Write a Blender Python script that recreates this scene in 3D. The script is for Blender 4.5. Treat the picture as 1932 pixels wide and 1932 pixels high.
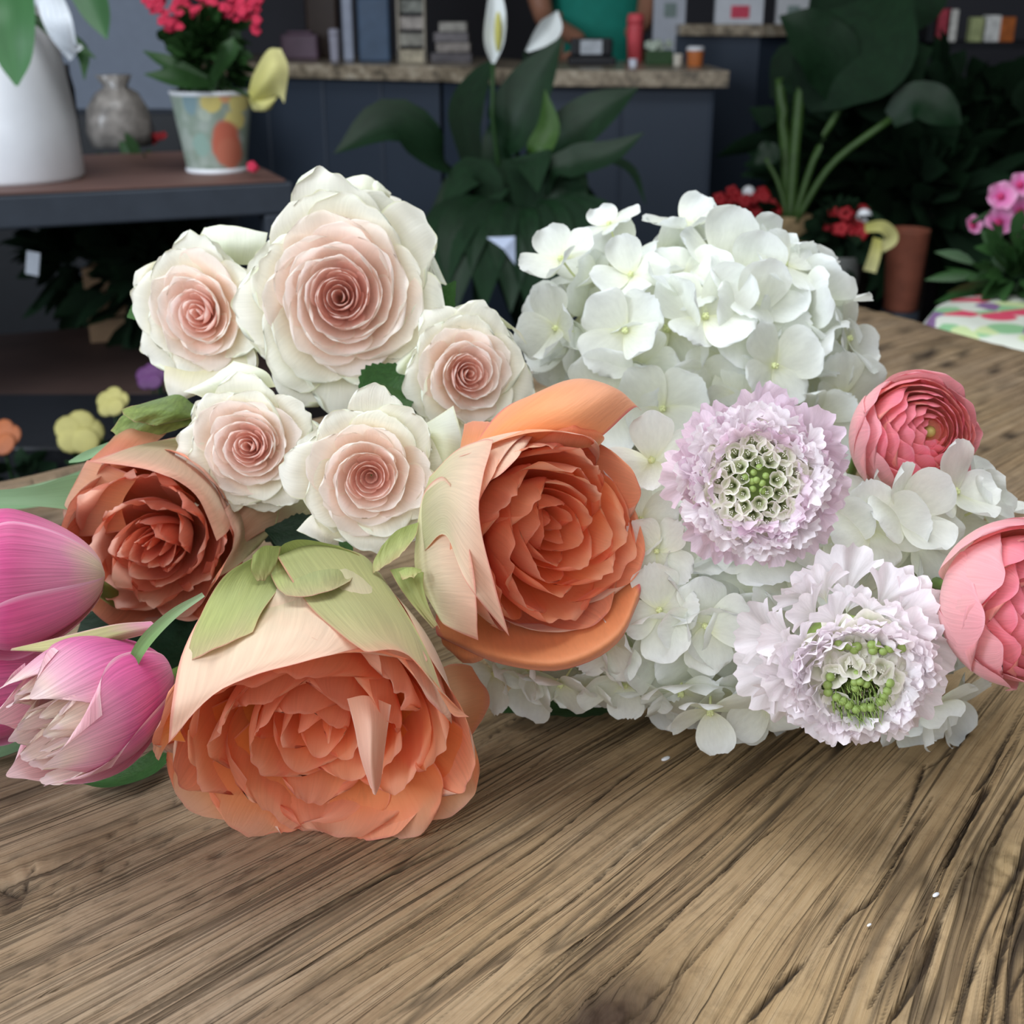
import bpy, math, random
import numpy as np
from mathutils import Vector, Matrix

for o in list(bpy.data.objects):
    bpy.data.objects.remove(o)
S = bpy.context.scene
COL = S.collection

# ------------------------------------------------------------------ camera
TOP = 0.78                      # height of the wooden table top
CH = 0.25                       # camera above the table top
FPX = 2400.0
PITCH = math.radians(21.5)
CAM = Vector((0, 0, TOP + CH))
RIGHT = Vector((1, 0, 0))
FWD = Vector((0, math.cos(PITCH), -math.sin(PITCH)))
UP = Vector((0, math.sin(PITCH), math.cos(PITCH)))
cd = bpy.data.cameras.new('camera')
cam = bpy.data.objects.new('camera', cd)
COL.objects.link(cam)
cam.location = CAM
cam.rotation_euler = (math.pi/2 - PITCH, 0, 0)
cd.sensor_width = 36
cd.lens = 36*FPX/1932
cd.clip_start = 0.02
cd.dof.use_dof = True
cd.dof.focus_distance = 0.390
cd.dof.aperture_fstop = 21
S.camera = cam
S.cycles.diffuse_bounces = 7
S.cycles.transmission_bounces = 8
S.cycles.max_bounces = 14

# ------------------------------------------------------------------ light
def lin(h):
    h = h.lstrip('#')
    c = [int(h[i:i+2], 16)/255 for i in (0, 2, 4)]
    return tuple(((x+0.055)/1.055)**2.4 if x > 0.04045 else x/12.92 for x in c)

w = bpy.data.worlds.new('world')
S.world = w
w.use_nodes = True
w.node_tree.nodes['Background'].inputs[0].default_value = (0.80, 0.88, 1.0, 1)
w.node_tree.nodes['Background'].inputs[1].default_value = 0.38
def area(name, loc, target, sx, sy, power, col):
    l = bpy.data.lights.new(name, 'AREA')
    l.shape = 'RECTANGLE'; l.size = sx; l.size_y = sy
    l.energy = power; l.color = col
    o = bpy.data.objects.new(name, l)
    COL.objects.link(o)
    o.location = loc
    o.rotation_euler = (Vector(target)-Vector(loc)).to_track_quat('-Z', 'Y').to_euler()
    return o
area('skylight', (-0.15, 0.75, 2.75), (0.0, 0.5, 0.8), 1.7, 1.5, 42, (0.93, 0.97, 1.0))
area('shop_front_daylight', (-0.45, -1.0, 1.75), (0.05, 0.6, 0.85), 2.2, 1.5, 19, (0.96, 0.98, 1.0))
area('side_window_daylight', (-2.5, -0.5, 1.75), (-0.75, 1.7, 0.95), 1.3, 1.2, 62, (0.80, 0.89, 1.0))
S.view_settings.view_transform = 'Standard'
S.view_settings.look = 'None'
S.view_settings.gamma = 1
S.view_settings.exposure = 0.12
S.view_settings.use_curve_mapping = False

# ------------------------------------------------------------------ helpers
def P(x, y, d):
    """pixel of the 1932 frame at planar depth d (metres) -> world point"""
    return CAM + d*(FWD + (x-966)/FPX*RIGHT - (y-966)/FPX*UP)
def T(x, y, z=0.0):
    """pixel -> point on the plane z above the table top"""
    dr = FWD + (x-966)/FPX*RIGHT - (y-966)/FPX*UP
    return CAM + dr*((z-CH)/dr.z)
def floor_pt(x, y):
    dr = FWD + (x-966)/FPX*RIGHT - (y-966)/FPX*UP
    return CAM + dr*(-CAM.z/dr.z)
def cs(v):
    """camera-space direction (right, up, towards camera) -> world"""
    return (RIGHT*v[0] + UP*v[1] - FWD*v[2]).normalized()

def tag(o, label, cat, group=None, kind=None):
    o['label'] = label; o['category'] = cat
    if group: o['group'] = group
    if kind: o['kind'] = kind
    return o
def empty(name, loc=(0, 0, 0), mat=None):
    o = bpy.data.objects.new(name, None)
    COL.objects.link(o)
    o.empty_display_size = 0.02
    if mat is not None: o.matrix_basis = mat
    else: o.location = loc
    return o
def mk(name, V, F, mat, parent=None, uv=None, smooth=True, world=True, mats=None, fm=None):
    """world=True: V are world coordinates and get converted into the parent's frame"""
    V = np.asarray(V, dtype=float)
    if parent is not None and world:
        M = np.array(mworld(parent).inverted())
        V = V @ M[:3, :3].T + M[:3, 3]
    me = bpy.data.meshes.new(name)
    me.from_pydata(V.tolist(), [], [tuple(f) for f in F])
    if uv is not None:
        L = me.uv_layers.new(name='UVMap')
        idx = np.zeros(len(me.loops), dtype=np.int32)
        me.loops.foreach_get('vertex_index', idx)
        L.data.foreach_set('uv', np.asarray(uv)[idx].astype(np.float32).ravel())
    for m in (mats or [mat]): me.materials.append(m)
    if fm is not None: me.polygons.foreach_set('material_index', np.asarray(fm, dtype=np.int32))
    if smooth: me.polygons.foreach_set('use_smooth', [True]*len(me.polygons))
    me.update()
    o = bpy.data.objects.new(name, me)
    COL.objects.link(o)
    if parent is not None: o.parent = parent
    return o
def mworld(o):
    M = o.matrix_basis.copy()
    return M if o.parent is None else mworld(o.parent) @ o.matrix_parent_inverse @ M
def frame(c, z, roll=0.0):
    """matrix with origin c and z axis along z; x axis near camera right"""
    z = Vector(z).normalized()
    x = RIGHT - z*RIGHT.dot(z)
    x.normalize()
    y = z.cross(x)
    M = Matrix((x, y, z)).transposed().to_4x4()
    M = Matrix.Translation(c) @ M @ Matrix.Rotation(roll, 4, 'Z')
    return M
def gridfaces(nu, nv, flip=False):
    a = np.arange(nu*nv).reshape(nv, nu)
    q = np.stack([a[:-1, :-1], a[:-1, 1:], a[1:, 1:], a[1:, :-1]], -1).reshape(-1, 4)
    if flip: q = q[:, ::-1]
    return q.tolist()
class MB:
    def __init__(s): s.v = []; s.f = []; s.m = []
    def add(s, V, F, m=0):
        o = len(s.v)
        s.v += [tuple(p) for p in V]; s.f += [tuple(i+o for i in f) for f in F]; s.m += [m]*len(F)
        return s
    def box(s, a, b, m=0, M=None):
        x0, y0, z0 = a; x1, y1, z1 = b
        V = [(x0,y0,z0),(x1,y0,z0),(x1,y1,z0),(x0,y1,z0),(x0,y0,z1),(x1,y0,z1),(x1,y1,z1),(x0,y1,z1)]
        if M is not None: V = [tuple(M @ Vector(p)) for p in V]
        return s.add(V, [(3,2,1,0),(4,5,6,7),(0,1,5,4),(1,2,6,5),(2,3,7,6),(3,0,4,7)], m)
    def lathe(s, prof, M=None, n=24, m=0, cap=True):
        V = []; F = []
        for (r, z) in prof:
            for k in range(n):
                a = 2*math.pi*k/n
                p = Vector((r*math.cos(a), r*math.sin(a), z))
                V.append(tuple(M @ p) if M is not None else tuple(p))
        for i in range(len(prof)-1):
            for k in range(n):
                F.append((i*n+k, i*n+(k+1) % n, (i+1)*n+(k+1) % n, (i+1)*n+k))
        if cap:
            F.append(tuple(range(n))[::-1]); F.append(tuple(range((len(prof)-1)*n, len(prof)*n)))
        return s.add(V, F, m)
    def tube(s, pts, r, n=8, m=0):
        pts = [Vector(p) for p in pts]
        V = []; F = []
        for i, p in enumerate(pts):
            t = (pts[min(i+1, len(pts)-1)]-pts[max(i-1, 0)]).normalized()
            a = Vector((0, 0, 1)) if abs(t.z) < 0.9 else Vector((1, 0, 0))
            x = t.cross(a).normalized(); y = t.cross(x)
            rr = r[i] if isinstance(r, (list, tuple)) else r
            for k in range(n):
                an = 2*math.pi*k/n
                V.append(tuple(p + rr*(math.cos(an)*x+math.sin(an)*y)))
        for i in range(len(pts)-1):
            for k in range(n):
                F.append((i*n+k, i*n+(k+1) % n, (i+1)*n+(k+1) % n, (i+1)*n+k))
        F.append(tuple(range(n))[::-1]); F.append(tuple(range((len(pts)-1)*n, len(pts)*n)))
        return s.add(V, F, m)
    def ball(s, c, r, n=10, m=0, sc=(1, 1, 1), M=None):
        V = []; F = []
        for i in range(n+1):
            a = math.pi*i/n
            for k in range(2*n):
                b = math.pi*k/n
                p = Vector((sc[0]*r*math.sin(a)*math.cos(b), sc[1]*r*math.sin(a)*math.sin(b), sc[2]*r*math.cos(a)))
                if M is not None: p = M @ p
                V.append(tuple(p+Vector(c)))
        for i in range(n):
            for k in range(2*n):
                F.append((i*2*n+k, (i+1)*2*n+k, (i+1)*2*n+(k+1) % (2*n), i*2*n+(k+1) % (2*n)))
        return s.add(V, F, m)
    def build(s, name, mat, parent=None, smooth=True, world=True, bevel=0):
        o = mk(name, s.v, s.f, mat if not isinstance(mat, list) else mat[0], parent, smooth=smooth, world=world,
               mats=mat if isinstance(mat, list) else None, fm=s.m)
        if bevel:
            b = o.modifiers.new('bevel', 'BEVEL'); b.width = bevel; b.segments = 2; b.limit_method = 'ANGLE'
        return o
def spline(pts, n):
    """Catmull-Rom through pts (k x dim) sampled at n points"""
    p = np.asarray(pts, float)
    k = len(p)
    if k == 2:
        t = np.linspace(0, 1, n)[:, None]
        return p[0]*(1-t)+p[1]*t
    q = np.vstack([2*p[0]-p[1], p, 2*p[-1]-p[-2]])
    tt = np.linspace(0, k-1, n)
    i = np.minimum(tt.astype(int), k-2); f = (tt-i)[:, None]
    a, b, c, d = q[i], q[i+1], q[i+2], q[i+3]
    return 0.5*((2*b)+(-a+c)*f+(2*a-5*b+4*c-d)*f**2+(-a+3*b-3*c+d)*f**3)
def smooth01(x):
    x = np.clip(x, 0, 1); return x*x*(3-2*x)

# ------------------------------------------------------------------ materials
class N:
    def __init__(s, name):
        s.m = bpy.data.materials.new(name); s.m.use_nodes = True
        s.t = s.m.node_tree; s.t.nodes.clear()
        s.out = s.t.nodes.new('ShaderNodeOutputMaterial')
    def n(s, typ, **k):
        nd = s.t.nodes.new('ShaderNode'+typ)
        for a, b in k.items():
            if a.startswith('i_'):
                key = a[2:].replace('_', ' ')
                nd.inputs[key].default_value = b
            else: setattr(nd, a, b)
        return nd
    def l(s, a, b): s.t.links.new(a, b)
    def ramp(s, stops, fac=None, interp='LINEAR'):
        r = s.n('ValToRGB'); cr = r.color_ramp; cr.interpolation = interp
        while len(cr.elements) < len(stops): cr.elements.new(0.5)
        for e, (p, c) in zip(cr.elements, stops):
            e.position = p; e.color = (*(lin(c) if isinstance(c, str) else c), 1)
        if fac is not None: s.l(fac, r.inputs[0])
        return r.outputs[0]
    def mix(s, fac, a, b, mode='MIX'):
        m = s.n('Mix', data_type='RGBA', blend_type=mode)
        for v, i in ((fac, 0), (a, 6), (b, 7)):
            if isinstance(v, (int, float)): m.inputs[i].default_value = v
            elif isinstance(v, str): m.inputs[i].default_value = (*lin(v), 1)
            else: s.l(v, m.inputs[i])
        return m.outputs[2]
    def math(s, op, a, b=None, c=None):
        m = s.n('Math', operation=op)
        for i, v in enumerate((a, b, c)):
            if v is None: continue
            if isinstance(v, (int, float)): m.inputs[i].default_value = v
            else: s.l(v, m.inputs[i])
        return m.outputs[0]
    def noise(s, vec, scale=(1, 1, 1), sc=1.0, detail=3, rough=0.5):
        mp = s.n('Mapping'); mp.inputs['Scale'].default_value = scale
        s.l(vec, mp.inputs['Vector'])
        t = s.n('TexNoise'); t.inputs['Scale'].default_value = sc
        t.inputs['Detail'].default_value = detail; t.inputs['Roughness'].default_value = rough
        s.l(mp.outputs[0], t.inputs['Vector'])
        return t.outputs[0]

def simple(name, col, rough=0.6, metal=0.0, var=0.12, scale=40, trans=0.0, spec=0.4, bump=0.0, alpha=1.0):
    k = N(name)
    tc = k.n('TexCoord')
    nz = k.noise(tc.outputs['Object'], sc=scale, detail=3)
    c = lin(col)
    base = k.ramp([(0.3, tuple(x*(1-var) for x in c)), (0.7, tuple(min(1, x*(1+var)) for x in c))], nz)
    b = k.n('BsdfPrincipled')
    k.l(base, b.inputs['Base Color'])
    b.inputs['Roughness'].default_value = rough; b.inputs['Metallic'].default_value = metal
    b.inputs['Specular IOR Level'].default_value = spec
    b.inputs['Alpha'].default_value = alpha
    if bump:
        bp = k.n('Bump'); bp.inputs['Strength'].default_value = bump; bp.inputs['Distance'].default_value = 0.002
        k.l(nz, bp.inputs['Height']); k.l(bp.outputs[0], b.inputs['Normal'])
    sh = b.outputs[0]
    if trans:
        tr = k.n('BsdfTranslucent'); k.l(base, tr.inputs[0])
        mx = k.n('MixShader'); mx.inputs[0].default_value = trans
        k.l(sh, mx.inputs[1]); k.l(tr.outputs[0], mx.inputs[2]); sh = mx.outputs[0]
    k.l(sh, k.out.inputs[0])
    return k.m

def petal_mat(name, inner, outer=None, vein=0.10, vs=(46, 2.2, 1), rough=0.5, trans=0.3, bump=0.25,
              edge=None, edgew=0.03, patch=None, rnd=0.06, sheen=0.15, blotch=0.0):
    """inner/outer: ramps over v (0 base .. 1 tip). outer = the back (stem) side of the petal"""
    k = N(name)
    uvn = k.n('UVMap'); uvn.uv_map = 'UVMap'
    sp = k.n('SeparateXYZ'); k.l(uvn.outputs[0], sp.inputs[0])
    U, V = sp.outputs[0], sp.outputs[1]
    oi = k.n('ObjectInfo')
    ofs = k.n('CombineXYZ'); k.l(k.math('MULTIPLY', oi.outputs['Random'], 37.0), ofs.inputs[2])
    ad = k.n('VectorMath', operation='ADD'); k.l(uvn.outputs[0], ad.inputs[0]); k.l(ofs.outputs[0], ad.inputs[1])
    big = k.noise(ad.outputs[0], (2.2, 1.6, 1), 1.0, 2)
    fine = k.noise(ad.outputs[0], vs, 1.0, 3, 0.6)
    vv = k.math('ADD', V, k.math('MULTIPLY', k.math('SUBTRACT', big, 0.5), 0.35))
    ci = k.ramp(inner, vv)
    if outer:
        co = k.ramp(outer, vv)
        ge = k.n('NewGeometry')
        ci = k.mix(ge.outputs['Backfacing'], co, ci)
    if edge:
        e = k.math('SUBTRACT', 1.0, V)
        e2 = k.math('MULTIPLY', U, k.math('SUBTRACT', 1.0, U))
        mn = k.math('MINIMUM', e, k.math('MULTIPLY', e2, 1.3))
        mn = k.math('SUBTRACT', mn, k.math('MULTIPLY', k.math('SUBTRACT', big, 0.5), edgew*2.2))
        fc = k.n('MapRange'); fc.inputs['From Min'].default_value = edgew; fc.inputs['From Max'].default_value = edgew*0.2
        k.l(mn, fc.inputs[0])
        ci = k.mix(k.math('MULTIPLY', fc.outputs[0], 0.75), ci, edge)
    if blotch:
        bl = k.noise(ad.outputs[0], (9, 9, 1), 1.0, 4, 0.7)
        bf = k.n('MapRange'); bf.inputs['From Min'].default_value = 0.66; bf.inputs['From Max'].default_value = 0.74
        k.l(bl, bf.inputs[0])
        ci = k.mix(k.math('MULTIPLY', bf.outputs[0], blotch), ci, '#b98d62')
    g = k.n('MapRange'); g.inputs['From Min'].default_value = 0.3; g.inputs['From Max'].default_value = 0.7
    g.inputs['To Min'].default_value = 1-vein; g.inputs['To Max'].default_value = 1+vein*0.6
    k.l(fine, g.inputs[0])
    rr = k.n('MapRange'); rr.inputs['To Min'].default_value = 1-rnd; rr.inputs['To Max'].default_value = 1+rnd
    k.l(oi.outputs['Random'], rr.inputs[0])
    gg = k.math('MULTIPLY', g.outputs[0], rr.outputs[0])
    vm = k.n('VectorMath', operation='SCALE'); k.l(ci, vm.inputs[0]); k.l(gg, vm.inputs['Scale'])
    col = vm.outputs[0]
    b = k.n('BsdfPrincipled'); k.l(col, b.inputs['Base Color'])
    b.inputs['Roughness'].default_value = rough
    b.inputs['Specular IOR Level'].default_value = 0.25
    b.inputs['Sheen Weight'].default_value = sheen
    bp = k.n('Bump'); bp.inputs['Strength'].default_value = bump; bp.inputs['Distance'].default_value = 0.0006
    k.l(k.math('ADD', fine, k.math('MULTIPLY', big, 0.8)), bp.inputs['Height']); k.l(bp.outputs[0], b.inputs['Normal'])
    tr = k.n('BsdfTranslucent'); k.l(col, tr.inputs[0])
    mx = k.n('MixShader'); mx.inputs[0].default_value = trans
    k.l(b.outputs[0], mx.inputs[1]); k.l(tr.outputs[0], mx.inputs[2])
    k.l(mx.outputs[0], k.out.inputs[0])
    return k.m
# ------------------------------------------------------------------ wooden slab table
PH0 = math.radians(43)
def hsh(ix, iy, s):
    h = (ix*374761393 + iy*668265263 + s*2246822519) & 0xffffffff
    h = ((h ^ (h >> 13))*1274126177) & 0xffffffff
    return ((h ^ (h >> 16)) & 0xffff)/65535.0
def vnoise(x, y, s=0):
    ix = np.floor(x).astype(np.int64); iy = np.floor(y).astype(np.int64)
    fx = x-ix; fy = y-iy
    fx = fx*fx*(3-2*fx); fy = fy*fy*(3-2*fy)
    a = hsh(ix, iy, s); b = hsh(ix+1, iy, s); c = hsh(ix, iy+1, s); d = hsh(ix+1, iy+1, s)
    return (a*(1-fx)+b*fx)*(1-fy)+(c*(1-fx)+d*fx)*fy
# stream function: grain runs along its contours (angles measured right of straight ahead)
smp = [(.03,.36,41),(.14,.32,34),(-.06,.31,48),(-.17,.38,54),(.03,.32,41),(-.12,.28,48),(.09,.31,32),(-.09,.345,54),
       (0,.95,51),(-.28,.72,52),(.2,1.0,50),(.3,.7,44),(.35,.9,47)]
Am = []; Bm = []
for x, y, a in smp:
    a = math.radians(a); yy = y-.33
    Am.append([2*x*math.sin(a), yy*math.sin(a)+x*math.cos(a), 2*yy*math.cos(a)])
    Bm.append(-(math.cos(PH0)*math.sin(a) - math.sin(PH0)*math.cos(a)))
q3 = np.linalg.lstsq(np.array(Am), np.array(Bm), rcond=None)[0]
def psi(x, y):
    yy = y-.33
    return math.cos(PH0)*x - math.sin(PH0)*yy + q3[0]*x*x + q3[1]*x*yy + q3[2]*yy*yy

def axis_samples(a, b, z0, z1, fine, coarse):
    out = [a]
    while out[-1] < b:
        x = out[-1]
        dist = max(z0-x, x-z1, 0)
        out.append(x + min(coarse, fine + dist*0.035))
    return np.array(out)
c0 = T(0, 895); c1 = T(1610, 565); c2 = T(1932, 650)
ed = np.array([c1.x-c0.x, c1.y-c0.y]); ed /= np.linalg.norm(ed)           # back edge direction
en = np.array([c2.x-c1.x, c2.y-c1.y]); en /= np.linalg.norm(en)           # end edge direction (towards camera)
# grid: s along ed backwards from the end edge, c along en from the back edge
sl = axis_samples(-1.75, 0.0, -1.02, -0.52, 0.0016, 0.02)
sl = sl[sl <= 0]; sl[-1] = 0
cl = axis_samples(0.0, 1.15, 0.44, 0.83, 0.00042, 0.012)
SS, CC = np.meshgrid(sl, cl)
wob = 0.006*np.sin(SS*9)+0.004*np.sin(SS*23+1)+0.0015*np.sin(SS*71)
wobe = 0.004*np.sin(CC*13+.5)+0.0025*np.sin(CC*37)
fall_c = np.exp(-CC/0.05); fall_s = np.exp(SS/0.04)
X = c1.x + SS*ed[0] + CC*en[0] + wob*fall_c*en[0] + wobe*fall_s*ed[0]
Y = c1.y + SS*ed[1] + CC*en[1] + wob*fall_c*en[1] + wobe*fall_s*ed[1]
ps = psi(X, Y); st = X*math.sin(PH0)+Y*math.cos(PH0)
ps = ps + 0.004*(vnoise(ps*9, st*5, 3)-.5) + 0.0012*(vnoise(ps*60, st*24, 4)-.5)
# knots push the grain aside
def knot(px, py, r, amp):
    global ps
    k = T(px, py)
    dx = X-k.x; dy = Y-k.y
    cr = dx*math.cos(PH0)-dy*math.sin(PH0); al = dx*math.sin(PH0)+dy*math.cos(PH0)
    g = np.exp(-(cr**2+(al*0.55)**2)/(2*r*r))
    ps = ps - amp*np.tanh(cr/(r*.5))*g*r
    return np.exp(-(cr**2+(al*.6)**2)/(r*r))
k1 = knot(20, 1665, .010, .45); k2 = knot(1150, 1925, .016, .3); k3 = knot(1895, 1630, .011, .12)
def ridge(f, g, w, s, thr, sharp):
    """thin elongated cracks: zero contours of stretched noise, gated by a second noise"""
    n = vnoise(ps*f, st*g, s)+.5*vnoise(ps*f*2.1, st*g*2.3, s+1)-.75
    gate = smooth01((vnoise(ps*f*.35, st*g*.9, s+7)-thr)*sharp)
    return np.exp(-(n/w)**2)*gate
right = smooth01((X-0.02)/0.14)
near = 1.0
cr = np.zeros_like(X)
cr = np.maximum(cr, ridge(95, 3.0, .022, 11, .42, 5)*(.6+.4*right)); cr = np.maximum(cr, ridge(60, 2.2, .018, 91, .5, 5)*right)
cr = np.maximum(cr, .6*ridge(210, 7, .05, 21, .42, 5))
cr = np.maximum(cr, .38*ridge(460, 16, .07, 31, .40, 4))
h = -0.0011*cr
# hand-placed long splits, (pixel polyline, half width in mm, depth in mm)
CR = [([(900,1674),(1010,1600),(1100,1530),(1200,1450),(1295,1391)],.55,1.6),
 ([(985,1760),(1090,1690),(1200,1590),(1280,1530)],.5,1.3),
 ([(1090,1905),(1200,1800),(1300,1700),(1400,1610),(1490,1540)],.5,1.4),
 ([(1270,1680),(1340,1600),(1420,1520),(1475,1460)],.4,1.1),
 ([(1405,1932),(1470,1860),(1515,1815)],.9,1.8),
 ([(1560,1785),(1600,1730),(1650,1690),(1690,1620),(1760,1500)],.6,1.6),
 ([(1675,1932),(1740,1830),(1775,1740)],1.3,2.4),
 ([(1640,1900),(1700,1790),(1750,1730)],.7,1.8),
 ([(1855,1932),(1890,1800),(1925,1700),(1940,1650)],1.4,2.4),
 ([(1780,1640),(1815,1570),(1850,1510),(1870,1480)],1.4,2.4),
 ([(1835,1500),(1865,1460),(1895,1400),(1932,1330)],.8,1.8),
 ([(1870,1600),(1905,1530),(1940,1480)],1.1,2.0),
 ([(1730,1460),(1790,1420),(1830,1380)],.5,1.2),
 ([(1700,1560),(1735,1470),(1745,1440)],.8,1.5),
 ([(1790,1932),(1830,1850),(1850,1810)],.6,1.5),
 ([(1780,1720),(1815,1650),(1835,1620)],.6,1.5),
 ([(250,1921),(430,1820),(640,1700),(800,1620),(893,1580)],.6,1.4),
 ([(480,1932),(640,1830),(760,1760),(880,1680)],.4,1.0),
 ([(60,1625),(160,1600),(260,1545),(330,1510)],.35,.9),
 ([(180,1700),(330,1640),(470,1590),(520,1570)],.3,.8),
 ([(0,1905),(120,1860),(300,1780),(480,1690),(640,1590)],.35,.9),
 ([(700,1932),(850,1830),(980,1740),(1040,1690)],.5,1.2),
 ([(560,1932),(700,1840),(860,1760)],.35,1.0),
 ([(1000,1860),(1080,1790),(1170,1700),(1230,1640)],.4,1.2),
 ([(900,1510),(985,1460),(1060,1400)],.35,1.0),
 ([(880,1420),(950,1370),(1000,1330)],.35,1.0),
 ([(1180,1932),(1290,1830),(1390,1720),(1440,1660)],.4,1.1),
 ([(1330,1480),(1400,1420),(1440,1390)],.4,1.0),
 ([(1560,1932),(1600,1850),(1640,1790)],.5,1.3),
 ([(1890,1932),(1915,1860),(1940,1810)],.8,1.6),
 ([(600,1680),(740,1600),(880,1545),(960,1500)],.3,.8),
 ([(5,1680),(40,1690),(52,1660),(60,1640)],.7,1.5),
 ([(0,1722),(25,1712),(48,1700)],1.0,2.0)]
rs = np.random.RandomState(5)
for pts, hw, dp in CR:
    w3 = spline([tuple(T(*p))[:2] for p in pts], len(pts)*7)
    m = (X > w3[:, 0].min()-.01) & (X < w3[:, 0].max()+.01) & (Y > w3[:, 1].min()-.01) & (Y < w3[:, 1].max()+.01)
    if not m.any(): continue
    xs = X[m]; ys = Y[m]
    best = np.full(xs.shape, 9.0); tt = np.zeros(xs.shape)
    for i in range(len(w3)-1):
        a = w3[i]; b = w3[i+1]; ab = b-a; L2 = ab@ab
        t = np.clip(((xs-a[0])*ab[0]+(ys-a[1])*ab[1])/L2, 0, 1)
        d = np.hypot(xs-a[0]-t*ab[0], ys-a[1]-t*ab[1])
        u = d < best
        best[u] = d[u]; tt[u] = (i+t[u])/(len(w3)-1)
    jit = vnoise(xs*400, ys*400, 77)*.8+vnoise(xs*1500, ys*1500, 78)*.5
    wd = hw*.001*(.35+jit)*np.sin(np.pi*np.clip(tt*.94+.03, 0, 1))**.6
    g = np.exp(-(best/np.maximum(wd, 1e-5))**2)
    cr[m] = np.maximum(cr[m], g*min(1, dp/1.5))
    h[m] = np.minimum(h[m], -dp*.0011*g)
h += 0.0008*(vnoise(ps*40, st*4, 51)-.5)+0.00045*(vnoise(ps*260, st*10, 52)-.5)
rough = np.clip(k3+k1*.8+k2, 0, 1)
h += rough*0.0022*(vnoise(X*300, Y*300, 61)-.5+.6*(vnoise(X*700, Y*700, 62)-.5))
h -= .006*np.exp(-np.minimum(CC, -SS)/.004)          # eased edges
h = h + .0 
Z = TOP + h
nv_, nu_ = X.shape
V = np.stack([X, Y, Z], -1).reshape(-1, 3)
F = gridfaces(nu_, nv_)
# does the grid face up?
v0, v1, v2 = V[F[0][0]], V[F[0][1]], V[F[0][2]]
if np.cross(v1-v0, v2-v0)[2] < 0: F = [f[::-1] for f in F]
me = bpy.data.meshes.new('tabletop')
me.vertices.add(len(V)); me.vertices.foreach_set('co', V.ravel())
Fa = np.array(F, dtype=np.int32)
me.loops.add(Fa.size); me.loops.foreach_set('vertex_index', Fa.ravel())
me.polygons.add(len(Fa)); me.polygons.foreach_set('loop_start', np.arange(0, Fa.size, 4, dtype=np.int32))
me.update(calc_edges=True)
me.polygons.foreach_set('use_smooth', [True]*len(Fa))
at = me.attributes.new('grain', 'FLOAT_VECTOR', 'POINT')
at.data.foreach_set('vector', np.stack([ps, st, np.zeros_like(ps)], -1).astype(np.float32).ravel())
knt = np.clip(k2*1.0+.8*np.exp(-((X-T(20,1700).x)**2+(Y-T(20,1700).y)**2)/.006**2), 0, 1)
at = me.attributes.new('marks', 'FLOAT_VECTOR', 'POINT')
at.data.foreach_set('vector', np.stack([cr, knt, k3], -1).astype(np.float32).ravel())

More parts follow.
